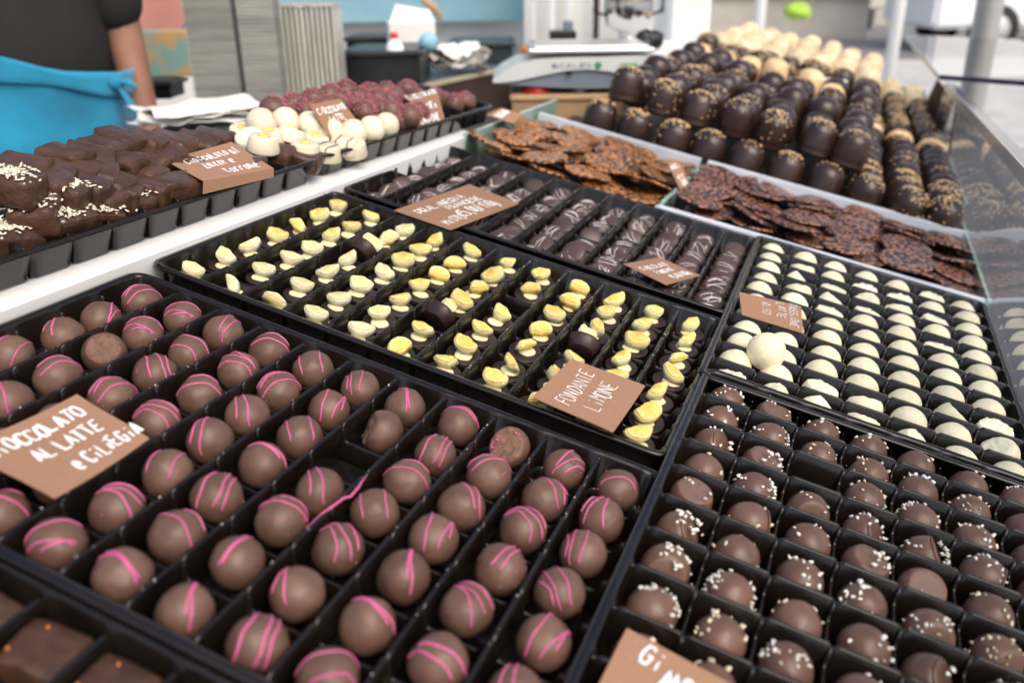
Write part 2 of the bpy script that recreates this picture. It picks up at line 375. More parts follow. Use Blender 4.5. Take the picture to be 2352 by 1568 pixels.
# ---- pink striped truffles (front tray)
RB = 0.0133
PV = []
for s in range(16):
    me = mesh('chocolate_ball', ball_bm(RB, s, 0.05), [M['milk'], M['milkcut']])
    bm = bmesh.new(); ns = random.choice((2, 2, 3, 3, 4)) if s else 1
    ax = random.uniform(0, PI); offs = sorted(random.uniform(-0.72, 0.72) for _ in range(ns))
    for i in range(1, len(offs)):
        if offs[i]-offs[i-1] < 0.22: offs[i] = offs[i-1]+random.choice((0.13, 0.32, 0.42))
    for o_ in offs:
        if abs(o_) > 0.9: continue
        a = ax+random.uniform(-0.25, 0.25); n = Vector((math.cos(a), math.sin(a), random.uniform(-0.2, 0.2))).normalized()
        u = Vector((0, 0, 1)); u = (u-n*u.dot(n)).normalized(); v = n.cross(u); rr = math.sqrt(1-o_*o_)
        t0, t1 = -random.uniform(0.9, 1.7), random.uniform(0.9, 1.7)
        pts = []
        for k in range(22):
            t = t0+(t1-t0)*k/21; dd = o_+0.05*math.sin(t*2+s)+0.025*math.sin(t*5+s*2)
            q = n*dd+rr*(math.cos(t)*u+math.sin(t)*v); pts.append(onsphere(q, RB+0.0001, 0.05, s))
        tube(bm, pts, random.uniform(0.00045, 0.0007), 6, flat=0.9, up=lambda p: p.normalized())
    if s % 2 == 0:
        for k in range(random.randint(4, 14)):
            d = Vector((random.gauss(0, 1), random.gauss(0, 1), abs(random.gauss(0.8, 0.7)))); blob(bm, onsphere(d, RB, 0.05, s), random.uniform(0.0003, 0.0006), 1)
    PV.append((me, mesh('pink_drizzle', bm, M['pink']), ns))
def crumbs(bm, r, n, size, spread, seed, amp, clusters=3, zmin=-0.1, cyl=None):
    cl = [Vector((random.gauss(0, .8), random.gauss(0, .8), abs(random.gauss(1.0, 0.5)))).normalized() for _ in range(clusters)]
    for k in range(n):
        c = random.choice(cl); d = (c+spread*Vector((random.gauss(0, 1), random.gauss(0, 1), random.gauss(0, 1)))).normalized()
        if d.z < zmin: d.z = abs(d.z)
        p = onsphere(d, r+size*0.2, amp, seed)
        s = size*random.uniform(0.6, 1.3)
        blob(bm, p, s, 1, sq=(1.25, random.uniform(0.55, 0.95), random.uniform(0.45, 0.8)), rot=rrot(), jit=0.28)
def broken(kind, r, seed, m0, m1):
    bm = ball_bm(r, seed, 0.035)
    p, n, ro = kind; cut(bm, Vector(p)*r, Vector(n), 1, ro, seed)
    return mesh('chocolate_ball', bm, [m0, m1])
BR1 = broken(((-0.62, -0.25, 0.1), (-0.9, -0.5, 0.35), 0.0022), RB, 31, M['milk'], M['milkcut'])
BR2 = broken(((-0.1, -0.35, 0.45), (-0.1, -0.75, 0.65), 0.0010), RB, 32, M['milk'], M['milkcut'])
BR3 = broken(((0.25, -0.3, 0.55), (0.35, -0.5, 0.8), 0.0006), RB, 33, M['milk'], M['milkcut'])
bm = bmesh.new(); crumbs(bm, RB*0.93, 26, 0.0009, 0.35, 0, 0.03, 2); PKC = mesh('pink_crumbs', bm, M['pink'])
look = {1: 'one thin pink line', 2: 'two pink stripes', 3: 'three pink stripes', 4: 'four pink stripes'}
for l in range(11):
    for r in range(7):
        if (l, r) == (4, 2): continue
        p = TM[1] @ Vector((5*A-l*A+random.uniform(-.0022, .0022), 3*B-r*B+random.uniform(-.002, .002), random.uniform(-.0006, .0006)))
        if not seen(p): continue
        mt = Matrix.Translation(p) @ Matrix.Diagonal((random.uniform(.95, 1.05), random.uniform(.95, 1.05), random.uniform(.95, 1.04), 1))
        pos = '%s from far rim, lane %s from right' % (ORD[r], ORD[l])
        if (l, r) == (4, 1): place([('chocolate_ball', BR1)], 'milk_truffle', mt, 'milk truffle with its left side bitten away, beside the empty compartment', 'truffle', 'pink striped truffles'); continue
        if (l, r) == (2, 0): place([('chocolate_ball', BR2), ('pink_crumbs', PKC)], 'milk_truffle', mt, 'milk truffle showing a broken face dotted with pink crumbs', 'truffle', 'pink striped truffles'); continue
        if (l, r) == (9, 2): place([('chocolate_ball', BR3)], 'milk_truffle', mt, 'milk truffle with a flat scraped patch on top, near the white shelf', 'truffle', 'pink striped truffles'); continue
        v = random.randrange(1, 16) if (l, r) != (0, 0) else 0
        place([('chocolate_ball', PV[v][0]), ('pink_drizzle', PV[v][1])], 'milk_truffle', mt @ rotz(random.uniform(-0.9, 0.9)+PI*random.randint(0, 1)) @ Matrix.Rotation(random.uniform(-.15, .15), 4, 'X'),
              'milk truffle, %s, %s' % (look[PV[v][2]], pos), 'truffle', 'pink striped truffles')
bm = bmesh.new(); q = [T(703, 1213, 0.004), T(740, 1180, 0.008), T(790, 1143, 0.0085), T(805, 1140, 0.0085), T(822, 1120, 0.010), T(838, 1095, 0.012)]
tube(bm, [Vector(x) for x in q], 0.0009); o = dobj('icing_strand', bm, M['pink'], True); tag(o, 'loose pink icing strand draped over a divider by the empty compartment', 'icing strand')

# ---- lemon pralines
def lemon_parts(pale, s):
    bm = bmesh.new(); lathe(bm, [(0.0095, -0.0145), (0.0112, -0.0140), (0.0130, -0.0050), (0.0132, -0.0036), (0.0126, -0.0032), (0.004, -0.0034)], 24, wob=0.05)
    cup = mesh('chocolate_cup', bm, M['dark'])
    bm = bmesh.new(); ox, oy = random.uniform(-.002, .002), random.uniform(-.003, .001)
    blob(bm, (ox, oy, -0.0030), 0.0062, 3, sq=(1.15, 0.95, 0.34), jit=0.0)
    for v in bm.verts: v.co += 0.0009*Vector((noise.noise(v.co*200+Vector((s, 0, 0))), noise.noise(v.co*200+Vector((0, s, 9))), 0))
    crm = mesh('cream', bm, M['icing'])
    bm = bmesh.new(); kind = s % 4; Rr = random.uniform(0.0090, 0.0106) if kind != 3 else 0.0085; th = random.uniform(0.0080, 0.0100)
    aw = {0: 1.05, 1: 1.3, 2: 0.8, 3: 1.15}[kind]*PI; a0, a1 = PI/2-aw/2, PI/2+aw/2
    out, inn = [], []
    n = 18
    for k in range(n+1):
        a = a0+(a1-a0)*k/n; out.append(Vector((Rr*math.cos(a), Rr*0.86*math.sin(a), 0))); inn.append(Vector(((Rr-0.0024)*math.cos(a), (Rr-0.0024)*0.86*math.sin(a), 0)))
    cen = Vector((0.0, Rr*0.86*math.sin(a0)-0.0010, 0))
    off = Vector((0, -Rr*0.86*(1+math.sin(a0))/2, 0))
    V = lambda p, z: bm.verts.new(p+off+Vector((0.0011*noise.noise((p*180)+Vector((s, z*300, 0))), 0.0011*noise.noise(p*180+Vector((9, s, z*300))), z*(1+0.35*noise.noise(p*160+Vector((s*3, 0, 0)))))))
    ot = [V(p, th/2) for p in out]; ob = [V(p, -th/2) for p in out]; it = [V(p, th/2+0.0003) for p in inn]; ib = [V(p, -th/2) for p in inn]
    om = [V(p*1.02, 0) for p in out]
    ct = V(cen, th/2+0.0003); cb = V(cen, -th/2)
    for k in range(n):
        for q, mi in (((om[k], om[k+1], ot[k+1], ot[k]), 1), ((ob[k], ob[k+1], om[k+1], om[k]), 1), ((ot[k], ot[k+1], it[k+1], it[k]), 1), ((ib[k], ib[k+1], ob[k+1], ob[k]), 1),
                      ((it[k], it[k+1], ct), 0), ((ib[k+1], ib[k], cb), 0)):
            f = bm.faces.new(q); f.material_index = mi
    for k, sgn in ((0, 1), (n, -1)):
        f = bm.faces.new((ob[k], om[k], ot[k], it[k], ib[k])); f.material_index = 1
        f = bm.faces.new((ib[k], it[k], ct, cb)); f.material_index = 0
    bmesh.ops.recalc_face_normals(bm, faces=bm.faces)
    bmesh.ops.bevel(bm, geom=[e for e in bm.edges if e.calc_face_angle(0) > 0.6], offset=0.0011, segments=3, affect='EDGES')
    ms = [M['pjelly'], M['prind']] if pale else [M['jelly'], M['rind']]
    sl_ = mesh('lemon_slice', bm, ms)
    return cup, crm, sl_
LV = [lemon_parts(False, s) for s in range(10)]; LP = [lemon_parts(True, s) for s in range(6)]
PALE = {(10, 4), (10, 5), (9, 4), (9, 5), (9, 6), (8, 2), (8, 3), (8, 4), (8, 5), (8, 6), (9, 3), (7, 5), (7, 6), (7, 4), (6, 6), (6, 5), (8, 0), (7, 3), (10, 6), (8, 1)}
TIP = {(8, 2), (5, 4), (2, 3)}
GAP = {(5, 3), (4, 2)}
def pose(l, r):
    x = 5*A-l*A; y = 3*B-r*B
    return x, y
for l in range(11):
    for r in range(7):
        if (l, r) in ((4, 2),): continue
        x, y = pose(l, r)
        p = TM[2] @ Vector((x+random.uniform(-.002, .002), y+random.uniform(-.0025, .002), 0))
        if not seen(p): continue
        pale = (l, r) in PALE; cup, crm, sl_ = random.choice(LP if pale else LV)
        mt = Matrix.Translation(p) @ rotz(random.uniform(-0.35, 0.35))
        tip = (l, r) in TIP
        if tip: mt = Matrix.Translation(p+Vector((0, 0.001, 0.008))) @ rotz(random.uniform(-0.3, 0.3)) @ Matrix.Rotation(-1.05, 4, 'X')
        elif random.random() < 0.5: mt = mt @ Matrix.Rotation(random.uniform(0.0, 0.22), 4, 'X')
        pos = '%s from far rim, lane %s from right' % (ORD[r], ORD[l])
        lb = ('tipped over lemon praline, ' if tip else 'pale sugared lemon praline, ' if pale else 'bright yellow lemon praline, ')+pos
        e = empty('lemon_praline', D @ mt); tag(e, lb, 'praline', 'lemon jelly pralines')
        link('chocolate_cup', cup, e); link('cream', crm, e)
        sm = Matrix.Translation((random.uniform(-.0015, .0015), random.uniform(-.001, .001), 0.0036)) @ rotz(random.uniform(0.0, .6)) @ \
             Matrix.Rotation(random.uniform(0.20, 0.62), 4, 'X') @ Matrix.Rotation(random.uniform(-.3, .3), 4, 'Y') @ rotz(random.uniform(-0.8, 0.8)+(0 if random.random() < 0.2 else PI))
        link('lemon_slice', sl_, e, sm)

# ---- dark discs with white lines
DV = []
for s in range(10):
    rd = 0.0132; bm = bmesh.new()
    lathe(bm, [(rd*0.92, -0.0024), (rd*0.99, -0.0018), (rd, 0.0004), (rd*0.94, 0.0022), (rd*0.75, 0.0032), (rd*0.45, 0.0038), (rd*0.12, 0.0041)], 28, wob=0.04)
    me = mesh('disc', bm, M['darkdisc'])
    bm = bmesh.new()
    for g in range(2):
        a = random.uniform(0, PI)+(g*1.3); d = Vector((math.cos(a), math.sin(a), 0)); nrm = Vector((-d.y, d.x, 0))
        for k in range(random.randint(2, 4)):
            o_ = random.uniform(-0.8, 0.8)*rd; hl = math.sqrt(max(0, rd*rd-o_*o_)); pts = []
            for j in range(13):
                t = -hl+2*hl*j/12; p = nrm*(o_+0.0007*math.sin(j*0.7+k))+d*t; q = min(1, p.length/rd)
                p.z = 0.0043-0.0040*q**3.0; pts.append(p)
            tube(bm, pts, 0.00036, 5, taper=False)
    DV.append((me, mesh('icing_lines', bm, M['line'])))
for l in range(11):
    for r in range(7):
        n_ = 1 if r else 1
        p = TM[3] @ Vector((5*A-l*A+random.uniform(-.001, .001), 3*B-r*B+random.uniform(-.003, .003), -0.0055+random.uniform(-.0015, .002)))
        v = random.choice(DV)
        lean = random.choice((0.35, 0.5, 0.65, 0.75, 0.15)) if r < 4 or l > 3 else random.choice((0.3, 0.45, 0.15))
        mt = Matrix.Translation(p) @ rotz(random.uniform(-0.5, 0.5)) @ Matrix.Rotation(lean, 4, 'X') @ rotz(random.uniform(0, 6)) @ Matrix.Scale(1.12 if (r > 3 and l < 4) else 1, 4)
        place([('disc', v[0]), ('icing_lines', v[1])] if random.random() < 0.85 else [('disc', v[0])], 'dark_praline', mt,
              'dark domed praline disc, %s from far rim, lane %s from right' % (ORD[r], ORD[l]), 'praline', 'dark praline discs with white lines')
# ---- nut sprinkled truffles
NV = []
for s in range(14):
    me = mesh('chocolate_ball', ball_bm(RB, 50+s, 0.03, sag=0.03), [M['nutmilk'], M['milkcut']])
    bm = bmesh.new(); k = (6, 14, 20, 4, 26, 12, 18)[s % 7]
    crumbs(bm, RB, k, 0.00135, 0.30+0.25*random.random(), 50+s, 0.03, random.randint(2, 4))
    NV.append((me, mesh('nut_pieces', bm, M['nutw'] if s % 3 else M['nut']), 'few crumbs' if k < 8 else 'many crumbs' if k > 20 else 'some crumbs'))
KD = {'shard': ((0.35, -0.1, 0.35), (0.75, -0.15, 0.6), 0.0003), 'disc': ((0.1, -0.3, 0.45), (0.25, -0.55, 0.8), 0.0003), 'side': ((0.7, 0, 0), (1, 0, 0.05), 0.0003),
      'front': ((0.3, -0.55, 0.1), (0.35, -0.9, 0.25), 0.0003), 'top': ((0, 0, 0.62), (0.15, -0.1, 1), 0.0008)}
KB = {}
for i, (k, v) in enumerate(KD.items()):
    bm = ball_bm(RB*1.02, 70+i, 0.03); cut(bm, Vector(v[0])*RB, Vector(v[1]), 1, v[2], i)
    if k in ('shard', 'side'):                    # thin raised plate of chocolate on the cut
        n = Vector(v[1]).normalized(); q = n.to_track_quat('Z', 'Y').to_matrix().to_4x4()
        lathe(bm, [(RB*0.62, 0), (RB*0.8, 0.0003), (RB*0.82, 0.0011), (RB*0.6, 0.0014)], 20, mt=Matrix.Translation(Vector(v[0])*RB*1.0) @ q, wob=0.1)
    KB[k] = mesh('chocolate_ball', bm, [M['nutmilk'], M['nutcut']])
CUTS = {(1, 0): 'top', (0, 2): 'shard', (1, 1): 'side', (3, 3): 'shard', (4, 4): 'disc', (4, 3): 'shard', (2, 3): 'front', (0, 4): 'top', (0, 5): 'shard', (1, 4): 'side',
        (5, 5): 'front', (4, 6): 'shard', (4, 5): 'front', (3, 4): 'top', (5, 3): 'side', (0, 6): 'front', (1, 2): 'top'}
CN = {'shard': 'thin chocolate plate on its side', 'disc': 'flat cut face upward', 'side': 'cut off right side', 'front': 'flat face to the front', 'top': 'broken top'}
for c in range(7):
    for r in range(11):
        if (c, r) == (2, 2): continue
        L = Vector((5*A-r*A, 3*B-c*B, 0))
        p = TM[4] @ Vector((5*A-r*A+random.uniform(-.0015, .0015), 3*B-c*B+random.uniform(-.0015, .0015), random.uniform(-0.0012, 0.0005)))
        if not seen(p): continue
        pos = '%s from left, row %s from ivory tray' % (ORD[c], ORD[r])
        v = random.choice(NV)
        if (c, r) in CUTS:
            k = CUTS[(c, r)]
            place([('chocolate_ball', KB[k]), ('nut_pieces', v[1])] if k != 'disc' else [('chocolate_ball', KB[k])], 'nut_truffle', Matrix.Translation(p) @ rotz(random.uniform(-.3, .3)),
                  'milk truffle, %s, %s' % (CN[k], pos), 'truffle', 'nut sprinkled truffles')
        else:
            place([('chocolate_ball', v[0]), ('nut_pieces', v[1])], 'nut_truffle', Matrix.Translation(p) @ rotz(random.uniform(0, 6.3)), 'milk truffle, %s, %s' % (v[2], pos), 'truffle', 'nut sprinkled truffles')
# ---- ivory truffles
WV = [mesh('ivory_truffle', ball_bm(0.0140, 90+s, 0.03), [M['white'], M['whitecut']]) for s in range(5)]
WB = []
for i, (p, n, ro) in enumerate([((0, 0, 0.5), (0.1, -0.1, 1), 0.0022), ((0.2, 0, 0.6), (0.6, 0.1, 0.8), 0.0010), ((0, -0.2, 0.55), (-0.5, -0.3, 0.8), 0.0015), ((-0.3, 0, 0.5), (-0.6, 0, 0.8), 0.0010)]):
    bm = ball_bm(0.0145, 100+i, 0.05); cut(bm, Vector(p)*0.0145, Vector(n), 1, ro, i); WB.append(mesh('ivory_truffle', bm, [M['white'], M['whitecut']]))
WC = {(1, 1), (2, 2), (3, 1), (3, 2), (3, 3), (1, 2), (1, 3), (1, 4), (4, 2), (4, 1), (2, 3), (2, 4), (5, 2), (5, 0), (5, 4), (1, 10), (0, 10), (2, 9), (4, 10), (3, 9), (5, 8), (6, 8), (6, 9), (2, 10), (3, 10)}
for c in range(7):
    for r in range(11):
        p = TM[5] @ Vector((5*A-r*A+random.uniform(-.0015, .0015), 3*B-c*B+random.uniform(-.0015, .0015), random.uniform(-.001, .001)))
        if not seen(p): continue
        bk = (c, r) in WC
        single('ivory_truffle', random.choice(WB if bk else WV), Matrix.Translation(p) @ rotz(random.uniform(0, 6)),
               '%s ivory truffle, %s from left, row %s from far rim' % ('broken' if bk else 'round', ORD[c], ORD[r]), 'truffle', 'ivory white truffles')
single('ivory_truffle', WV[0], Matrix.Translation(T(1760, 807, 0.0175)) @ Matrix.Scale(1.12, 4), 'large round ivory truffle lying on top of the others', 'truffle', 'ivory white truffles')

# ---- blurred square chocolates, bottom left
SQ = []
for s in range(3):
    bm = bmesh.new(); box(bm, (0, 0, 0), (0.030, 0.026, 0.017), bev=0.003); bmesh.ops.subdivide_edges(bm, edges=bm.edges[:], cuts=2, use_grid_fill=True)
    for v in bm.verts: v.co += 0.0012*Vector((noise.noise(v.co*90+Vector((s, 0, 0))), noise.noise(v.co*90+Vector((0, s, 5))), noise.noise(v.co*120+Vector((7, 0, s)))))
    b2 = bmesh.new(); 
    for k in range(2): blob(b2, (random.uniform(-.012, .012), random.uniform(-.01, .01), 0.0088), 0.0009, 1)
    SQ.append((mesh('chocolate_square', bm, M['torr']), mesh('orange_bits', b2, M['orange'])))
for l in range(11):
    for r in range(7):
        p = TM[0] @ Vector((5*A-l*A, 3*B-r*B, -0.0045))
        if not seen(p, 160): continue
        v = random.choice(SQ)
        place([('chocolate_square', v[0]), ('orange_bits', v[1])], 'square_chocolate', Matrix.Translation(p) @ rotz(random.uniform(-.2, .2)),
              'blurred square dark chocolate in bottom left tray, %s row, lane %s from right' % (ORD[r], ORD[l]), 'chocolate', 'square chocolates in the bottom left tray')

bm = bmesh.new(); random.seed(77)
for k in range(620):
    t = random.choice((1, 1, 2, 2, 4, 5, 3)); hi = t in (4, 5)
    if random.random() < 0.55: p = Vector((random.uniform(-5.4, 5.4)*A, random.uniform(-3.4, 3.4)*B, ZF+0.0004))
    else: p = Vector(((random.randint(-5, 4)+.5)*A+random.uniform(-.0007, .0007), random.uniform(-3.4, 3.4)*B, (0.0119 if hi else 0.0088)))
    blob(bm, TM[t] @ p, random.uniform(0.0002, 0.0005), 1, jit=0.3, mi=random.choice((0, 0, 1, 2)))
o = link('loose_crumbs', mesh('loose_crumbs', bm, [M['nutw'], M['milkcut'], M['nut']])); o.matrix_world = D; tag(o, 'tiny pale crumbs scattered over the dividers and floors of the trays', 'crumbs'); o['kind'] = 'stuff'
# ------------------------------------------------------------------ nougat chunks (shelf tray)
def chunk(s, L=0.036, Wd=0.026, H=0.020):
    bm = bmesh.new(); box(bm, (0, 0, 0), (L, Wd, H), bev=0.0035)
    bmesh.ops.subdivide_edges(bm, edges=bm.edges[:], cuts=5, use_grid_fill=True)
    for v in bm.verts:
        o = Vector((s*2.3, s, 0)); v.co += 0.0030*noise.noise_vector(v.co*38+o)+0.0007*noise.noise_vector(v.co*150+o)
    return mesh('chocolate_chunk', bm, M['torr'])
CH = [chunk(s) for s in range(7)]+[chunk(20+s, 0.030, 0.027, 0.022) for s in range(3)]
FL = []
for s in range(3):
    bm = bmesh.new()
    for k in range(110):
        q = Matrix.Translation((random.gauss(0, 0.0085), random.gauss(0, 0.0055), 0.0114+random.uniform(0, 0.001))) @ rrot().to_4x4().lerp(Matrix.Identity(4), 0.75) @ rotz(random.uniform(0, 6)) @ Matrix.Diagonal((random.uniform(.0010, .0030), random.uniform(.0007, .0015), 0.0004, 1))
        bmesh.ops.create_icosphere(bm, subdivisions=1, radius=1, matrix=q)
    FL.append(mesh('almond_flakes', bm, M['flake']))
def put_chunk(px, py, x_, yaw, flake, tiltx=0.0, tilty=0.0, cube=False, label=None, sc=1.0):
    p = TX(px, py, x_-0.010 if x_ > -.43 else x_-.004); p.z = max(p.z, .034); me = CH[random.randrange(7, 10)] if cube else CH[random.randrange(0, 7)]
    mt = Matrix.Translation(p) @ rotz(yaw) @ Matrix.Rotation(tiltx, 4, 'X') @ Matrix.Rotation(tilty, 4, 'Y') @ Matrix.Scale(sc, 4)
    place([('chocolate_chunk', me)]+([('almond_flakes', random.choice(FL))] if flake else []), 'nougat_chunk', mt, label, 'chocolate chunk', 'chocolate coated nougat chunks')
chs = [  # px, py, z, yaw, flakes, tiltx, tilty, cube, where
 (225, 498, -0.416, 1.25, 1, .25, .2, 0, 'flaked chunk at the front edge, its plain brown side facing right'), (150, 505, -0.416, 1.45, 1, .3, 0, 1, 'flaked chunk squeezed between two flaked ones at the front edge'),
 (85, 500, -0.42, .6, 1, .1, -.3, 1, 'rounded flaked chunk at the front edge, leftmost of three'), (305, 472, -0.42, 1.3, 1, 0, 0, 1, 'squat flaked chunk with a smooth front, near the folded card'),
 (150, 452, -0.43, .4, 1, 0, 0, 1, 'flaked chunk lying higher behind the front flaked ones'), (30, 430, -0.437, .3, 1, .1, 0, 0, 'large flaked chunk cut by the left picture edge'),
 (75, 450, -0.437, .8, 0, .6, .2, 1, 'chunk showing a flat smooth broken face among flaked ones'), (405, 432, -0.416, 1.35, 0, .05, 0, 0, 'lumpy chunk right against the front left corner of the folded card'),
 (250, 425, -0.442, .2, 0, .1, .1, 0, 'plain chunk behind the squat flaked chunk'), (330, 405, -0.45, .1, 0, 0, 0, 0, 'wavy topped chunk left of the folded card'),
 (215, 408, -0.45, .6, 0, .2, 0, 0, 'dark chunk in the middle of the heap under the ridged ones'), (165, 405, -0.455, .3, 0, .2, 0, 0, 'small dark chunk behind the smooth broken one'),
 (280, 382, -0.46, .2, 0, .15, 0, 0, 'ridged chunk high in the middle of the heap'), (150, 370, -0.472, .15, 0, 0, 0, 0, 'thick chunk on top at the left of the heap'),
 (205, 372, -0.467, .7, 0, .35, .1, 0, 'ridged oval chunk leaning beside the thick top chunk'), (335, 385, -0.462, .35, 0, .3, 0, 0, 'long ridged chunk leaning to the right in the heap'),
 (240, 348, -0.482, .1, 0, 0, 0, 0, 'chunk near the top behind the ridged ones'), (275, 328, -0.487, .1, 0, 0, 0, 0, 'topmost chunk of the heap'),
 (330, 335, -0.484, .2, 0, 0, 0, 0, 'chunk just right of the topmost one'), (395, 335, -0.478, .2, 0, 0, 0, 0, 'smooth chunk behind the folded card'),
 (370, 362, -0.468, .3, 0, .1, 0, 0, 'chunk half hidden behind the left edge of the folded card'), (350, 358, -0.478, .4, 0, .2, .1, 0, 'dull chunk under the smooth one behind the card'),
 (490, 325, -0.49, .5, 0, 0, 0, 0, 'single long bar lying behind the folded card'), (455, 335, -0.488, .4, 0, .2, 0, 0, 'small chunk beside the long bar behind the card'),
 (640, 362, -0.432, .2, 0, 0, 0, 1, 'chunk at the right end of the folded card'), (690, 378, -0.412, .4, 0, 0, 0, 0, 'flat chunk lying in a cell at the right end of its tray'),
 (50, 395, -0.462, .3, 0, .15, 0, 0, 'wide rough chunk at the left behind the flaked ones'), (110, 410, -0.452, .5, 0, .1, 0, 0, 'rough chunk beside the wide one on the left'),
 (60, 565, -0.424, 1.4, 1, 0, 0, 0, 'flat flaked chunk low in a cell by the tray rim'), (135, 555, -0.424, 1.5, 1, 0, 0, 0, 'second low flaked chunk in a cell by the tray rim'), (25, 592, -0.424, 1.4, 1, 0, 0, 0, 'lowest flaked chunk at the left picture edge'),
 (470, 455, -0.424, 1.5, 0, 0, 0, 0, 'chunk deep in a cell below the front of the folded card'), (190, 440, -0.435, .4, 0, 0, 0, 0, 'chunk filling the heap behind the flaked front row'), (270, 450, -0.428, .4, 0, 0, 0, 0, 'chunk filling the heap left of the squat flaked one'),
 (100, 430, -0.44, .2, 0, 0, 0, 0, 'chunk buried under the smooth broken one'), (230, 470, -0.43, .2, 0, 0, 0, 0, 'chunk buried below the front flaked chunk'), (340, 440, -0.43, .3, 0, 0, 0, 0, 'chunk buried beside the lumpy one'),
 (420, 390, -0.45, .3, 0, 0, 0, 0, 'chunk hidden under the folded card'), (560, 385, -0.43, .3, 0, 0, 0, 0, 'chunk deep under the right half of the folded card'), (310, 370, -0.475, .3, 0, 0, 0, 0, 'chunk in the core of the heap')]
for c in chs: put_chunk(*c[:8], label=c[8])

# ------------------------------------------------------------------ white and raspberry truffles (far shelf tray)
BW = [mesh('white_ball', ball_bm(0.0148, 120+s, 0.03), M['whitesm']) for s in range(2)]
bm = bmesh.new(); pts = [Vector((math.cos(t)*0.6, 0.35, math.sin(t)*0.9)).normalized()*0.015 for t in [0.4+k*0.12 for k in range(16)]]; tube(bm, pts, 0.0008, flat=0.5, up=lambda p: p.normalized()); ORL = mesh('orange_line', bm, M['orange'])
for (px, py, z, wh) in [(600, 283, -0.47, 'leftmost of the white balls'), (655, 280, -0.47, 'second from left of the white balls'), (712, 288, -0.458, 'ball with an orange line left of the standing card'),
                        (735, 305, -0.45, 'ball tucked behind the lower edge of the standing card'), (812, 306, -0.424, 'largest looking ball in front of the standing card'), (853, 298, -0.416, 'ball between two others right of the card'),
                        (887, 289, -0.42, 'rightmost of the white balls'), (830, 285, -0.45, 'ball mostly hidden behind the largest one'), (760, 305, -0.44, 'ball hidden under the standing card')]:
    place([('white_ball', random.choice(BW)), ('orange_line', ORL)], 'white_truffle', Matrix.Translation(TX(px, py, z)) @ rotz(random.uniform(-.4, .4)), 'white chocolate '+wh, 'truffle', 'white chocolate balls on the shelf')
bm = bmesh.new(); lathe(bm, [(0.0155, -0.0075), (0.0160, -0.006), (0.0135, 0.006), (0.0125, 0.0075), (0.005, 0.0074)], 26, wob=0.02); CUPW = mesh('white_cup', bm, M['whitesm'])
bm = bmesh.new(); blob(bm, (0, 0, 0.0078), 0.006, 2, sq=(1, 1, 0.25), jit=0.05); YD = mesh('yellow_drop', bm, M['jelly'])
bm = bmesh.new()
for k in (-1, 1): tube(bm, [Vector((0.006*k, 0.0128-0.0256*j/8, 0.0079)) for j in range(9)]+[Vector((0.0062*k, -0.0138, 0.002)), Vector((0.0064*k, -0.0148, -0.006))], 0.0005)
BL = mesh('dark_lines', bm, M['dark'])
for (px, py, z, tx, ex, wh) in [(668, 312, -0.438, -.35, YD, 'tipped up higher than the others'), (605, 330, -0.43, 0, YD, 'leftmost in the front of the tray'), (615, 316, -0.445, .1, YD, 'behind the leftmost one'), (700, 345, -0.412, 0, YD, 'near the front rim left of the lined one'),
                            (750, 350, -0.405, 0, BL, 'crossed by dark lines at the front rim'), (725, 328, -0.43, 0, YD, 'between the front row and the balls'), (790, 335, -0.405, 0, BL, 'with dark lines, right of the first lined one'),
                            (575, 325, -0.45, .5, None, 'leaning on its side at the left'), (810, 340, -0.4, .2, YD, 'rightmost near the front rim'), (560, 308, -0.475, .2, YD, 'small looking one at the far left')]:
    place([('white_cup', CUPW)]+([(ex.name.split('.')[0], ex)] if ex else []), 'white_praline', Matrix.Translation(TX(px, py, z-0.012)) @ Matrix.Rotation(tx, 4, 'X') @ rotz(random.uniform(-.4, .4)), 'white chocolate cup praline '+wh, 'praline', 'white chocolate cups on the shelf')
RV = []
for s in range(4):
    bm = bmesh.new(); crumbs(bm, 0.0145, 70, 0.0014, 0.5, 140+s, 0.03, 3); RV.append((mesh('chocolate_ball', ball_bm(0.0145, 140+s, 0.03), [M['milk'], M['milkcut']]), mesh('raspberry_crumbs', bm, M['crumbpink'])))
rp = [(627, 253, -.492), (675, 246, -.492), (721, 234, -.492), (759, 223, -.49), (796, 213, -.49), (850, 218, -.488), (887, 215, -.485), (936, 210, -.48), (775, 250, -.47), (815, 242, -.47), (847, 250, -.455),
      (890, 237, -.465), (874, 256, -.448), (836, 261, -.448), (917, 277, -.425), (1043, 240, -.435), (1070, 236, -.43), (1022, 238, -.45), (650, 262, -.484), (700, 258, -.478), (745, 248, -.48), (785, 236, -.482), (825, 228, -.48), (868, 232, -.472),
      (905, 226, -.474), (925, 245, -.455), (955, 228, -.465), (980, 245, -.44), (960, 262, -.425), (1000, 228, -.46), (940, 268, -.415), (900, 258, -.435)]
rw = ['at the left end of the back row', 'second in the back row', 'third in the back row', 'fourth in the back row', 'fifth and highest in the back row', 'sixth in the back row', 'seventh in the back row', 'at the right end of the back row',
      'behind the top of the standing card', 'right of the standing card top', 'in the middle of the heap', 'upper middle of the heap, left of the folded card', 'plain looking, in the heap middle', 'plain looking, above the white balls',
      'plain, right beside the rightmost white ball', 'standing right of the folded card', 'at the far right end of the tray', 'touching the right edge of the folded card', 'under the leftmost pair of the heap', 'under the second and third of the back row',
      'left of the standing card top', 'just under the highest one', 'wedged under the fifth and sixth', 'wedged under the sixth and seventh', 'left of the folded card top', 'half hidden by the left flap of the folded card', 'just above the folded card', 'hidden behind the folded card',
      'in front, under the folded card', 'at the upper right corner of the folded card', 'low in front of the folded card', 'between the rightmost white ball and the heap']
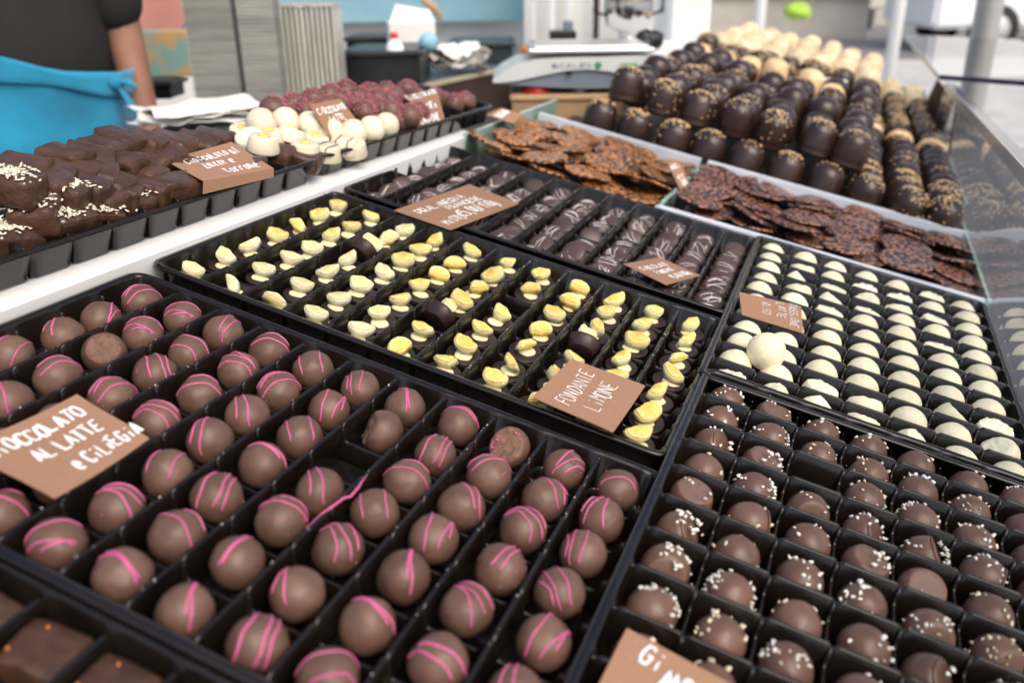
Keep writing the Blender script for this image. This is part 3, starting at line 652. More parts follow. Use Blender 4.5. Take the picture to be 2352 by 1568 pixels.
for (px, py, x_), wh in zip(rp, rw):
    v = random.choice(RV); place([('chocolate_ball', v[0]), ('raspberry_crumbs', v[1])], 'raspberry_truffle', Matrix.Translation(TX(px, py, x_)) @ rotz(random.uniform(0, 6)), 'raspberry crumbed truffle '+wh, 'truffle', 'raspberry crumbed truffles')

# ------------------------------------------------------------------ florentine compartments
fr_ = empty('acrylic_divider', D); tag(fr_, 'pale acrylic frame around the two heaps of caramel discs', 'divider frame')
def bar(name, p, q, w_, h, material, parent, z0):
    d = Vector((q[0]-p[0], q[1]-p[1], 0)); L = d.length; c = Vector(((p[0]+q[0])/2, (p[1]+q[1])/2, z0+h/2))
    bm = bmesh.new(); box(bm, (0, 0, 0), (L, w_, h), bev=0.0008)
    return link(name, mesh(name, bm, material, False), parent, Matrix.Translation(c) @ rotz(math.atan2(d.y, d.x)))
bar('front_strip', (-0.118, 0.588), (0.262, 0.612), 0.010, 0.029, M['acryl'], fr_, -0.021)
bar('front_strip', (-0.385, 0.574), (-0.126, 0.584), 0.006, 0.016, M['acryl'], fr_, -0.021)
bar('back_strip', (-0.385, 0.868), (-0.122, 0.872), 0.010, 0.034, M['acryl'], fr_, -0.021)
bar('back_strip', (-0.112, 0.874), (0.256, 0.895), 0.010, 0.034, M['acryl'], fr_, -0.021)
bar('glass_partition', (-0.121, 0.588), (-0.117, 0.872), 0.0055, 0.026, M['greenglass'], fr_, -0.021)
bar('glass_partition', (-0.390, 0.60), (-0.394, 0.97), 0.005, 0.040, M['greenglass'], fr_, -0.021)
bar('glass_partition', (0.2665, 0.61), (0.2600, 1.02), 0.005, 0.030, M['greenglass'], fr_, -0.021)
bar('glass_partition', (0.2640, 1.05), (0.2480, 2.6), 0.005, 0.045, M['greenglass'], fr_, -0.021)
FLO = []
for s in range(6):
    for mk in ('floret', 'floret2'):
        bm = bmesh.new(); rr = 0.0310
        for k, rad in enumerate((0.25, 0.5, 0.72, 0.88, 1.0)): pass
        rings = []; n = 30
        for side in (1, -1):
            for rad in ((0.0001, 0.3, 0.55, 0.78, 0.93, 1.0) if side > 0 else (1.0, 0.9, 0.6, 0.0001)):
                ring = []
                for k in range(n):
                    a = 2*PI*k/n; e = 1+0.035*noise.noise(Vector((math.cos(a)*2, math.sin(a)*2, s*3.0))); q = Vector((rr*rad*e*math.cos(a), rr*rad*e*math.sin(a), 0))
                    z = 0.0017*side*(1 if rad < 0.95 else 0.5)+0.0028*noise.noise(q*26+Vector((s*5, 0, 0)))
                    if side > 0: z += 0.0011*noise.noise(q*330+Vector((0, s, 0)))
                    ring.append(bm.verts.new(q+Vector((0, 0, z))))
                rings.append(ring)
        for a, b in zip(rings, rings[1:]):
            for k in range(n): bm.faces.new((a[k], a[(k+1) % n], b[(k+1) % n], b[k]))
        FLO.append((mk, mesh('florentine', bm, M[mk])))
def florets(x0, x1, y0, y1, nx, ny, layers, mk, where, seed):
    random.seed(seed); me = [q for k_, q in FLO if k_ == mk]; c = 0
    for L in range(layers):
        for j in range(ny-(1 if L == layers-1 else 0)):
            for i in range(nx-(L > 1)):
                x = x0+(x1-x0)*(i+0.5+0.25*(L % 2))/nx+random.uniform(-.008, .008); y = y0+(y1-y0)*(j+0.5)/ny+random.uniform(-.007, .007)
                x = min(max(x, x0+.026), x1-.026); y = min(max(y, y0+.024), y1-.024)
                z = -0.012+L*0.0105+random.uniform(0, .004)+0.006*math.sin(PI*(j+.5)/ny)
                mt = Matrix.Translation((x, y, z)) @ rotz(random.uniform(-.6, .6)) @ Matrix.Rotation(random.uniform(-.30, .12), 4, 'X') @ Matrix.Rotation(random.uniform(-.18, .18), 4, 'Y') @ rotz(random.uniform(0, 6))
                single('florentine', random.choice(me), mt, 'thin caramel disc in the %s, layer %s, row %s, %s from left' % (where, ORD[L], ORD[j], ORD[i]), 'florentine', 'caramel florentines')
florets(-0.385, -0.125, 0.592, 0.862, 4, 5, 3, 'floret', 'orange heap', 3)
florets(-0.110, 0.258, 0.622, 0.880, 6, 5, 3, 'floret2', 'darker right heap', 4)

# ------------------------------------------------------------------ chocolate marshmallow domes
random.seed(21)
RK, HK = 0.0268, 0.054
def kiss_bm(s):
    bm = bmesh.new(); prof = [(RK*0.90, 0.0), (RK*0.97, 0.0015), (RK*0.98, 0.006), (RK*0.95, 0.008), (RK*1.0, 0.012)]
    for k in range(1, 4): prof.append((RK*(1.0-0.008*k+0.012*(k % 2)), 0.012+k*0.0055))
    z0 = 0.031; 
    for k in range(9): a = PI/2*k/9; prof.append((RK*0.965*math.cos(a)**0.8, z0+(HK-z0)*math.sin(a)))
    prof.append((RK*0.06, HK)); lathe(bm, prof, 28, wob=0.03+0.001*s)
    return bm
KIS = [mesh('chocolate_shell', kiss_bm(s), M['kiss']) for s in range(4)]; KIC = [mesh('chocolate_shell', kiss_bm(5+s), M['cream']) for s in range(2)]; KIP = [mesh('chocolate_shell', kiss_bm(8+s), M['pale']) for s in range(2)]
def kiss_crumbs(n, sp):
    bm = bmesh.new(); dirx = random.uniform(0, 2*PI)
    for k in range(n):
        t = abs(random.gauss(0, sp)); a = dirx+random.gauss(0, 1.0) if t > 0.7 else random.uniform(0, 2*PI)
        if t < 1.3: q = Vector((RK*0.965*math.sin(t)**0.8*math.cos(a), RK*0.965*math.sin(t)**0.8*math.sin(a), 0.031+(HK-0.031)*math.cos(t)))
        else: q = Vector((RK*math.cos(a), RK*math.sin(a), max(0.006, 0.031-(t-1.3)*0.03)))
        blob(bm, q, 0.0018*random.uniform(.6, 1.3), 1, rot=rrot(), sq=(1, .8, .7), jit=0.15)
    return mesh('caramel_crumbs', bm, M['nutg'])
KC = [kiss_crumbs(n, sp) for n, sp in ((60, .7), (120, .95), (80, .8), (40, .6), (150, 1.3), (22, .6))]
bm = bmesh.new(); box(bm, (-0.035, 1.735, -0.0135), (0.585, 1.66, 0.014), bev=0.001); o = dobj('dome_tray', bm, M['base']); tag(o, 'dark flat tray under the chocolate marshmallow domes', 'tray')
P2 = 0.0590; ZB = -0.0060; cnt = 0
def kiss(p, cream, crumb, label):
    me = random.choice(KIP if cream and p.y > 1.6 else KIC if cream else KIS); parts = [('chocolate_shell', me)]
    if crumb is not None: parts.append(('caramel_crumbs', KC[crumb]))
    place(parts, 'marshmallow_dome', Matrix.Translation(p) @ rotz(random.uniform(0, 6)) @ Matrix.Rotation(random.uniform(-.13, .13), 4, 'X') @ Matrix.Rotation(random.uniform(-.13, .13), 4, 'Y'), label, 'marshmallow', 'chocolate marshmallow domes')
for i in range(10):
    rows = 26 if i > 6 else 1
    for j in range(rows):
        y = 0.917+j*P2*0.98; x = -0.300+P2*i+random.uniform(-.003, .003)-0.004*(y-0.9)+(-0.012*(y-.9) if i > 6 else 0)
        cream = i > 6 and (j in (9, 21, 22, 23) or j > 23); crumb = random.choice((0, 1, 2, 4)) if j < 3 else random.choice((None, 5, None, 3)) if j < 7 else random.choice((None, 3, 1))
        if (i, j) in ((4, 0), (6, 0)): crumb = 5
        kiss(Vector((x, y+random.uniform(-.003, .003), ZB)), cream, crumb, 'base layer %s marshmallow dome, lane %s from left, row %s' % ('cream' if cream else 'dark', ORD[i], ORD[j]))
for i in range(7):
    for j in range(26):
        y = 0.966+j*P2*0.98; x = -0.276+P2*i+random.uniform(-.006, .006)-0.004*(y-0.9)
        cream = j == (10 if i < 2 else 9 if i < 5 else 8) or j > 14 or (i == 6 and j == 7)
        crumb = random.choice((0, 1, 2, 3)) if j < 1 else random.choice((None, None, 5, 3)) if j < 9 else (None if j == 9 else random.choice((1, 4, 2)))
        kiss(Vector((x, y+random.uniform(-.004, .004), ZB+HK-0.007+random.uniform(-.006, .006)+(0.016 if j == 9 else 0.013 if j % 3 == 0 and j else 0))), cream, crumb, 'top layer %s marshmallow dome, lane %s from left, row %s' % ('cream' if cream else 'dark', ORD[i], ORD[j]))

# ------------------------------------------------------------------ handwriting
G = {  # strokes on a 0..4 by 0..6 grid
 'A': ['00 26 40', '12 32'], 'B': ['00 06 36 44 33 03', '33 41 30 00'], 'C': ['45 36 16 04 02 10 30 41'], 'D': ['00 06 26 44 42 20 00'], 'E': ['46 06 00 40', '03 33'], 'F': ['00 06 46', '03 33'],
 'G': ['45 36 16 04 02 10 30 42 43 23'], 'I': ['20 25'], 'L': ['06 00 40'], 'M': ['00 06 23 46 40'], 'N': ['00 06 40 46'], 'O': ['16 04 02 10 30 42 44 36 16'], 'P': ['00 06 36 45 43 32 02'],
 'R': ['00 06 36 45 43 32 02', '22 40'], 'S': ['45 36 16 05 04 13 33 42 41 30 10 01'], 'T': ['06 46', '26 20'], 'U': ['06 02 10 30 42 46'], 'Z': ['06 46 00 40'], 'V': ['06 20 46'],
 'Q': ['16 04 02 10 30 42 44 36 16', '22 40'], 'H': ['00 06', '40 46', '03 43'], 'K': ['00 06', '46 03 40'],
 'a': ['34 14 03 01 10 31', '34 30 40'], 'c': ['33 24 14 03 01 10 20 31'], 'e': ['02 32 33 24 14 03 01 10 30'], 'i': ['23 20', '25 25.3'], 'l': ['16 11 20 30'], 'o': ['14 03 01 10 20 31 33 24 14'],
 't': ['15 11 20 30', '04 34'], 'r': ['04 00', '02 14 34'], 'n': ['04 00', '02 14 24 33 30'], 'm': ['04 00', '03 14 20', '23 34 40'], 'p': ['04 0-2', '03 14 24 33 31 20 00'],
 '0': ['16 04 02 10 30 42 44 36 16'], '1': ['04 26 20'], '5': ['46 06 04 34 42 40 00'], '6': ['36 14 02 10 30 42 33 03'], ',': ['21 1-1'], '/': ['0-1 47'], '€': ['45 26 04 02 20 41', '-13 23', '-14 24'], 'g': ['34 14 03 01 10 31 34 3-1 1-2 0-1'], ' ': []}
def parse(tok):
    out = []; i = 0; v = []
    while i < len(tok):
        sg = 1
        if tok[i] == '-': sg = -1; i += 1
        n_ = tok[i]; i += 1
        if i < len(tok) and tok[i] == '.': n_ += tok[i:i+2]; i += 2
        v.append(sg*float(n_))
    return v[0], v[1]
def writing(bm, text, x0, y0, h, wid, th, mapf, jit=0.25, slant=0.0):
    """strokes in card coordinates (metres); mapf(x, y) -> point on the card"""
    x = x0; sc = h/6.0; cw = wid
    for ch in text:
        dy = random.uniform(-.6, .6)*sc; slant = random.uniform(-.12, .18); 
        for st in G.get(ch, G['O']):
            pts = [parse(t) for t in st.split()]
            P_ = [Vector((x+(a*cw/5.5)+random.gauss(0, jit*0.25)*sc+slant*b*sc, y0+b*sc+dy+random.gauss(0, jit*0.25)*sc, 0)) for a, b in pts]
            # smooth
            Q = []
            for k in range(len(P_)-1):
                a0 = P_[max(k-1, 0)]; a1 = P_[k]; a2 = P_[k+1]; a3 = P_[min(k+2, len(P_)-1)]
                for s_ in range(4):
                    t = s_/4; Q.append(0.5*((2*a1)+(a2-a0)*t*0.6+(a1*2-a1*2)+(2*a0-5*a1+4*a2-a3)*0*t)+(a2-a1)*t*0.7 if False else a1.lerp(a2, t))
            Q.append(P_[-1])
            R3 = [mapf(q.x, q.y) for q in Q]; r = th*random.uniform(.7, 1.25)
            tube(bm, R3, r, 6, flat=0.35, up=mapf.n, taper=False)
        x += cw*random.uniform(.9, 1.1) if ch != ' ' else cw*0.7
class Quad:
    def __init__(s, pts, lift, curl=0.0):                   # pts TL,TR,BR,BL as read
        s.p = [Vector(q) for q in pts]; tl, tr, br, bl = s.p
        s.N = (tr-tl).cross(tl-bl).normalized(); s.lift = lift; s.curl = curl
        s.w = ((tr-tl).length+(br-bl).length)/2; s.h = ((tl-bl).length+(tr-br).length)/2
        if s.N.dot(CP-tl) < 0: s.N = -s.N
    def __call__(s, x, y):
        u, v = x/s.w, y/s.h; tl, tr, br, bl = s.p
        return (bl*(1-u)+br*u)*(1-v)+(tl*(1-u)+tr*u)*v+s.N*(s.lift+s.curl*((u-.5)**2*2+0.6*(v-.5)**3*4))
    def n(s, p): return s.N
def card(quads, label, lines, which=0, th=0.0006, ink=0.00045, curl=0.0, material='card', cat='price card'):
    """quads: list of point lists (TL,TR,BR,BL); lines: (text, u, v, height, char width) in fractions of the quad"""
    e = empty('price_card', D); tag(e, label, cat, 'handwritten brown cards')
    bm = bmesh.new()
    for q in quads:
        Q = Quad(q, 0, curl); n_ = 10; g0, g1 = [], []
        for j in range(n_+1):
            r0, r1 = [], []
            for i in range(n_+1):
                p = Q(Q.w*i/n_, Q.h*j/n_)
                r0.append(bm.verts.new(p)); r1.append(bm.verts.new(p-Q.N*th))
            g0.append(r0); g1.append(r1)
        for j in range(n_):
            for i in range(n_):
                bm.faces.new((g0[j][i], g0[j][i+1], g0[j+1][i+1], g0[j+1][i])); bm.faces.new((g1[j][i], g1[j+1][i], g1[j+1][i+1], g1[j][i+1]))
        for k in range(n_):
            bm.faces.new((g0[0][k], g1[0][k], g1[0][k+1], g0[0][k+1])); bm.faces.new((g0[n_][k], g0[n_][k+1], g1[n_][k+1], g1[n_][k]))
            bm.faces.new((g0[k][0], g0[k+1][0], g1[k+1][0], g1[k][0])); bm.faces.new((g0[k][n_], g1[k][n_], g1[k+1][n_], g0[k+1][n_]))
    link('card_sheet', mesh('card_sheet', bm, M[material], False), e)
    if lines:
        bm = bmesh.new()
        for ln in lines:
            qi = ln[5] if len(ln) > 5 else 0
            Q = Quad(quads[qi], 0.0004, curl)
            writing(bm, ln[0], ln[1]*Q.w, ln[2]*Q.h, ln[3]*Q.h, ln[4]*Q.w, ink, Q)
        link('handwriting', mesh('handwriting', bm, M['ink']), e)
    return e
random.seed(5)
zt = 0.0150
card([[T(-95, 1037, zt), T(177, 913, zt), T(343, 1008, zt), T(125, 1146, zt)]], 'large brown card reading cioccolato al latte e ciliegia on the pink striped truffles',
     [('CiOCCOLATO', .06, .70, .17, .085), ('AL LATTE', .26, .42, .17, .078), ('e CiLiEGiA', .38, .13, .17, .066)], ink=0.0009, curl=0.003)
card([[T(1222, 914, 0.0165), T(1312, 826, .0165), T(1482, 886, .0165), T(1408, 993, .0165)]], 'brown card reading fondante limone in white on the lemon pralines',
     [('FONDANTE', .12, .60, .19, .095), ('LiMONE', .22, .28, .20, .10)], ink=0.00048, curl=0.0015)
card([[T(905, 483, .012), T(1078, 423, .012), T(1193, 467, .012), T(1035, 528, .012)]], 'largest brown price card on the far dark praline tray, reading five euro per hundred grams',
     [('PRALINERIA', .10, .66, .15, .062), ('FRANCESE', .36, .48, .13, .055), ('MISTO', .08, .14, .16, .052), ('€5,00/100g', .33, .18, .22, .052)], ink=0.0007)
card([[T(1432, 606, .012), T(1515, 591, .012), T(1609, 632, .011), T(1530, 654, .012)]], 'small brown card with white writing at the near edge of the dark disc tray',
     [('CiOCCOLATO', .12, .62, .14, .07), ('FONDENTE', .26, .38, .14, .06), ('€5,00/100g', .36, .12, .16, .055)], ink=0.0005)
card([[T(1840, 703, .0195), T(1845, 765, .014), T(1704, 722, .013), T(1698, 670, .016)]], 'brown card with faint scribbled white writing on the ivory truffles',
     [('RiSO', .22, .36, .13, .12), ('LATTE', .10, .20+.40, .13, .12), ('PASSiONE', .02, .80, .13, .11)], ink=0.00035)
card([[T(1440, 1441, .0165), T(1740, 1602, .0165), T(1580, 1900, .015), T(1310, 1700, .015)]], 'blurred brown card at the bottom edge lying on nut sprinkled truffles', [('Gi', .17, .78, .16, .10), ('ANDUJA', .38, .68, .16, .09)], ink=0.0009)
# folded card on the nougat chunks
a, b, c, d = TX(378, 368, -.462), TX(532, 326, -.462), TX(629, 387, -.402), TX(468, 416, -.402)
e_, f_ = TX(628, 407, -.400), TX(467, 446, -.400)
card([[a, b, c, d], [d, c, e_, f_]], 'folded brown card reading cioccolato al latte e torrone on the nougat chunks', [('CioccoLato al', .14, .66, .20, .062), ('Latte e', .26, .40, .18, .068), ('torrone', .40, .12, .20, .070)], ink=0.0008)
card([[TX(711, 240, -.452), TX(782, 227, -.452), TX(838, 300, -.428), TX(764, 325, -.428)]], 'brown card propped up among the white chocolate balls', [('CiOCCOLATO', .08, .70, .15, .085), ('LATTE', .28, .44, .16, .10), ('FRAGOLA', .2, .14, .15, .09)], ink=0.0009)
a, b, c, d = TX(924, 222, -.45), TX(1000, 203, -.45), TX(1006, 216, -.435), TX(941, 233, -.435)
card([[a, b, c, d], [d, c, TX(1024, 282, -.402), TX(961, 301, -.402)], [TX(924, 222, -.451), TX(941, 233, -.436), TX(952, 262, -.44), TX(927, 252, -.452)]], 'folded brown card reading cioccolato al latte e lampone on the raspberry truffles',
     [('CiOCCOLATO', .06, .15, .70, .088), ('AL LATTE e', .10, .58, .20, .08, 1), ('LAMPONE', .16, .16, .22, .10, 1)], ink=0.0009)
card([[T(1115, 263, .030), T(1152, 248, .034), T(1200, 262, .034), T(1180, 284, .028)], [T(1180, 284, .028), T(1200, 262, .034), T(1226, 288, .014), T(1187, 306, .008)]], 'small bent brown card at the far left glass corner of the orange caramel discs', [('CROCCANTE', .1, .5, .3, .085)], ink=0.0010)
card([[T(1533, 374, .030), T(1556, 366, .032), T(1591, 436, .004), T(1570, 450, .002)]], 'narrow brown card standing at the glass partition between the caramel disc heaps', [('NOCi', .1, .76, .12, .2), ('€5', .3, .40, .15, .25), ('00', .4, .2, .15, .25)], ink=0.0010)
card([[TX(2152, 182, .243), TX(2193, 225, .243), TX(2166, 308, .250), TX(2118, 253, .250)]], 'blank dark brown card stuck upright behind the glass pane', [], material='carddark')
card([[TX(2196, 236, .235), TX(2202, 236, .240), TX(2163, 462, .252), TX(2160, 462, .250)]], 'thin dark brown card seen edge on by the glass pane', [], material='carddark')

# ------------------------------------------------------------------ glass panes on the customer side
gp = empty('glass_guard', D); tag(gp, 'clear upright guard pane with thick dark edge along the right of the display', 'glass guard')
tb0, tb1 = TX(2172, 200, .232), TX(2352, 409, .232); dl = (tb0-tb1).normalized(); tb1 = tb1-dl*0.75
bb0 = Vector((0.247, tb0.y+0.02, -0.02)); bb1 = Vector((0.272, tb1.y, -0.02))
bm = bmesh.new(); nrm = (tb0-tb1).cross(bb0-tb0).normalized()*0.008
if nrm.x < 0: nrm = -nrm
def slab(bm, q, off):
    v = [bm.verts.new(p) for p in q]+[bm.verts.new(p+off) for p in q]; n = len(q)
    bm.faces.new(v[:n]); bm.faces.new(v[n:][::-1])
    for i in range(n): bm.faces.new((v[i], v[i+n], v[(i+1) % n+n], v[(i+1) % n]))
slab(bm, [tb0, tb1, bb1, bb0], nrm*0.9); link('pane', mesh('pane', bm, M['smoke'], False), gp)
up_ = UP*0.002
bm = bmesh.new(); slab(bm, [tb0+up_*5, tb1+up_*5, tb1-up_*3, tb0-up_*3], nrm*2.0); link('top_edge', mesh('top_edge', bm, M['purple'], False), gp)
bm = bmesh.new(); box(bm, (0.56, 1.0, -0.10), (0.50, 3.4, 0.03), bev=0.002); o = dobj('added_dark_slab', bm, M['ledge']); tag(o, 'added grey slab outside the glass guard, darkening the view through it', 'ledge')  # added slab, keeps what shows through the guard pane dark grey
bm = bmesh.new(); slab(bm, [tb0+dl*0.0005, bb0+dl*0.0005, bb0+dl*0.004, tb0+dl*0.004], nrm*0.9); link('end_edge', mesh('end_edge', bm, M['aedge'], False), gp)
bm = bmesh.new(); slab(bm, [tb0-nrm*.02+up_*5, tb1-nrm*.02+up_*5, tb1-nrm*.02-up_*3, tb0-nrm*.02-up_*3], -nrm*0.25); link('inner_edge', mesh('inner_edge', bm, M['aedge'], False), gp)
sf = empty('glass_shelf', Matrix.Identity(4)); tag(sf, 'clear acrylic shelf with thick dark front edge above the far right domes', 'glass shelf')
zsh = W(2158, 172, 1.75).z; q0 = WZ(2158, 172, zsh); q1 = WZ(2077, 80, zsh); q2 = WZ(2620, 205, zsh); q3 = q1+(q2-q0)
bm = bmesh.new(); slab(bm, [q0, q1, q3, q2], Vector((0, 0, -0.010))); link('shelf_pane', mesh('shelf_pane', bm, M['glass'], False), sf)
ff = (q1-q0).normalized()
bm = bmesh.new(); slab(bm, [q0-ff*0.002, q2-ff*0.002, q2-ff*0.0005, q0-ff*0.0005], Vector((0, 0, -0.0095))); link('front_edge', mesh('front_edge', bm, M['purple'], False), sf)
rr_ = (q2-q0).normalized()
bm = bmesh.new(); slab(bm, [q0-rr_*0.002, q1-rr_*0.002, q1-rr_*0.0005, q0-rr_*0.0005], Vector((0, 0, -0.0095))); link('side_edge', mesh('side_edge', bm, M['aedge'], False), sf)

# ------------------------------------------------------------------ seller's side
def wobj(name, bm, material, label, cat, group=None, smooth=False, mw=None):
    o = link(name, mesh(name, bm, material, smooth));  o.matrix_world = mw if mw else Matrix.Identity(4); return tag(o, label, cat, group)
ZC = W(600, 245, 1.62).z                          # height of the seller's work top
ct = empty('work_counter', WF(Vector((0, 0, 0)))); tag(ct, 'slate topped work counter behind the shelf trays', 'counter')
iv = ct.matrix_world.inverted()
def loc(p): return iv @ p
def depz(px, py, z=None):
    return ((ZC if z is None else z)-CAM.z)/(WW+(px-1176)/F_PX*WR-(py-784)/F_PX*WU).z
cA, pb = WZ(255, 343, ZC), WZ(1186, 150, ZC); dn_ = Vector((0, 0, -0.035))
bm = bmesh.new(); slab_v = [loc(cA), loc(pb), loc(pb+fw*1.1), loc(cA+fw*1.5)]
v_ = [bm.verts.new(p) for p in slab_v]+[bm.verts.new(p+dn_) for p in slab_v]
bm.faces.new(v_[:4]); bm.faces.new(v_[4:][::-1])
for q in range(4): bm.faces.new((v_[q], v_[q+4], v_[(q+1) % 4+4], v_[(q+1) % 4]))
link('counter_top', mesh('counter_top', bm, M['counter'], False), ct)
# stacked tubs
def tub_stack(px0, px1, pyb, pyt, dep, material, label, n, rot=0.0, vert=False):
    a = W(px0, pyb, dep); b = W(px1, pyb, dep); wd = (b-a).length; c = (a+b)/2; c.z = ZC; h = (W(px0, pyt, dep)-W(px0, pyb, dep)).length
    e = empty('tub_stack', WF(c, rot)); tag(e, label, 'stacked tubs', 'stacks of plastic tubs')
    if not vert:
        for k in range(n):
            z = h*k/n; bm = bmesh.new(); w2, d2 = wd/2, wd*0.36
            bm2 = bm; box(bm2, (0, wd*0.36, z+h/n*0.30), (wd*0.91, wd*0.66, h/n*0.58)); box(bm2, (0, wd*0.36, z+h/n*0.78), (wd, wd*0.72, h/n*0.34), bev=h/n*0.08)
            link('tub', mesh('tub', bm, material, False), e)
    else:
        for k in range(n):
            x = -wd/2+wd*(k+0.5)/n; bm = bmesh.new(); hh = h*random.uniform(.985, 1.0)
            box(bm, (x, wd*0.4, hh/2), (wd/n*0.62, wd*0.8, hh), bev=0.001); box(bm, (x-wd/n*0.1, wd*0.4, hh*0.98), (wd/n*0.9, wd*0.84, hh*0.04), bev=0.001)
            link('tub', mesh('tub', bm, material, False), e)
random.seed(9)
tub_stack(449, 562, 250, -40, depz(505, 250), M['tub'], 'tall stack of grey plastic tubs, leftmost', 44)
tub_stack(568, 655, 250, -40, depz(610, 250), M['tub'], 'tall ribbed stack of grey tubs in the middle', 34)
tub_stack(660, 785, 228, 22, depz(720, 228), M['tub2'], 'short stack of paler tubs with upright folds, rightmost', 11, 0.0, True)

# crumpled paper
def sheet(name, mw, sx, sy, amp, fr, material, label, cat, group=None, layers=1):
    e = empty(name, mw); tag(e, label, cat, group)
    for L in range(layers):
        bm = bmesh.new(); n = 26; bmesh.ops.create_grid(bm, x_segments=n, y_segments=n, size=0.5)
        for v in bm.verts:
            p = Vector((v.co.x*sx, v.co.y*sy, 0)); v.co = Vector((p.x+0.01*noise.noise(p*fr+Vector((L, 3, 0))), p.y+0.01*noise.noise(p*fr+Vector((7, L, 0))), abs(amp*(0.7+noise.noise(p*fr+Vector((L*5, 0, 0)))+0.35*noise.noise(p*fr*3+Vector((0, L, 0))))+0.004+L*amp*0.5)))
        r = bmesh.ops.solidify(bm, geom=bm.faces[:], thickness=0.001)
        link('paper_sheet', mesh('paper_sheet', bm, material), e, rotz(0.25*L))
c = WZ(462, 284, ZC); sheet('paper_bundle', WF(c+Vector((0, 0, 0.002)), 0.15), 0.19, 0.17, 0.013, 12, M['paper'], 'crumpled white wrapping paper in front of the grey tubs', 'paper', layers=3)
c = WZ(1040, 168, ZC+0.002); sheet('paper_bundle', WF(c, 0.2), 0.15, 0.12, 0.028, 20, M['paper'], 'loose white papers lying beside the black trays', 'paper', layers=3)

# black crates and what stands on them
def crate(px0, px1, pyb, pyt, dep, depth, material, label, rot=0.0, cat='crate', lid=True):
    a = W(px0, pyb, dep); b = W(px1, pyb, dep); wd = (b-a).length; h = (W(px0, pyt, dep)-W(px0, pyb, dep)).length; c = (a+b)/2
    e = empty('black_crate' if cat == 'crate' else cat.replace(' ', '_'), WF(c, rot)); tag(e, label, cat)
    t = 0.006; bm = bmesh.new()
    box(bm, (0, 0, h/2), (wd, t, h), bev=0.002); box(bm, (0, depth, h/2), (wd, t, h), bev=0.002)
    box(bm, (-wd/2+t/2, depth/2, h/2), (t-.001, depth-t-.001, h-.002)); box(bm, (wd/2-t/2, depth/2, h/2), (t-.001, depth-t-.001, h-.002)); box(bm, (0, depth/2, t/2+0.001), (wd-2*t, depth-t, t))
    link('crate_body', mesh('crate_body', bm, material, False), e)
    bm = bmesh.new()
    for x in (-1, 1): box(bm, (x*(wd/2+0.003), depth/2, h-0.006), (0.012, depth+0.02, 0.008), bev=0.002)
    for y in (-0.006, depth+0.006): box(bm, (0, y, h-0.0065), (wd+0.018, 0.012, 0.0075), bev=0.002)
    link('rim', mesh('rim', bm, material, False), e)
    if lid:
        bm = bmesh.new(); box(bm, (0, depth/2, h-0.004), (wd-0.016, depth-0.016, 0.006)); link('lid', mesh('lid', bm, material, False), e)
    return c, wd, h
crate(792, 968, 205, 122, depz(880, 205), 0.24, M['black'], 'large black plastic box on the counter behind the truffles')
crate(800, 940, 150, 88, depz(880, 150, ZC+.012), 0.16, M['black'], 'second black box stacked further back')
crate(1034, 1178, 148, 100, depz(1100, 148), 0.20, M['dgreen'], 'dark green metal cash box beside the papers', cat='cash box')
# brown side panel with light trim
pnl = empty('counter_panel', Matrix.Identity(4)); tag(pnl, 'dark brown front panel with a light top trim under the seller counter', 'panel')
def slab(bm, q, off):
    v = [bm.verts.new(p) for p in q]+[bm.verts.new(p+off) for p in q]; n = len(q)
    bm.faces.new(v[:n]); bm.faces.new(v[n:][::-1])
    for i in range(n): bm.faces.new((v[i], v[i+n], v[(i+1) % n+n], v[(i+1) % n]))
dd_ = (pb-cA).normalized(); no_ = dd_.cross(Vector((0, 0, 1))).normalized()
for nm, z0, z1, mm, th_ in (('panel_board', -0.70, -0.006, 'brownpanel', 0.012), ('top_trim', -0.0055, 0.002, 'edge', 0.016)):
    bm = bmesh.new(); zz = Vector((0, 0, 1)); slab(bm, [cA+zz*z0+no_*.001, pb+zz*z0+no_*.001, pb+zz*z1+no_*.001, cA+zz*z1+no_*.001], no_*th_); link(nm, mesh(nm, bm, M[mm], False), pnl)
bm = bmesh.new(); slab(bm, [pb+Vector((0, 0, -.7))+dd_*.002, pb+dd_*.002+Vector((0, 0, -.001)), pb+fw*1.0+dd_*.002+Vector((0, 0, -.001)), pb+fw*1.0+Vector((0, 0, -.7))+dd_*.002], dd_*0.012); link('end_board', mesh('end_board', bm, M['brownpanel'], False), pnl)
# bottle with red cap
c = W(908, 132, 1.85); e = empty('bottle', WF(c) @ Matrix.Scale(0.68, 4)); tag(e, 'small clear bottle with a red cap standing on the black boxes', 'bottle')
bm = bmesh.new(); lathe(bm, [(0.026, 0), (0.028, 0.004), (0.027, 0.035), (0.014, 0.05), (0.011, 0.055)], 20); link('bottle_body', mesh('bottle_body', bm, M['wallw']), e)
bm = bmesh.new(); lathe(bm, [(0.012, 0.055), (0.013, 0.057), (0.012, 0.072), (0.004, 0.074)], 20); link('cap', mesh('cap', bm, M['red']), e)
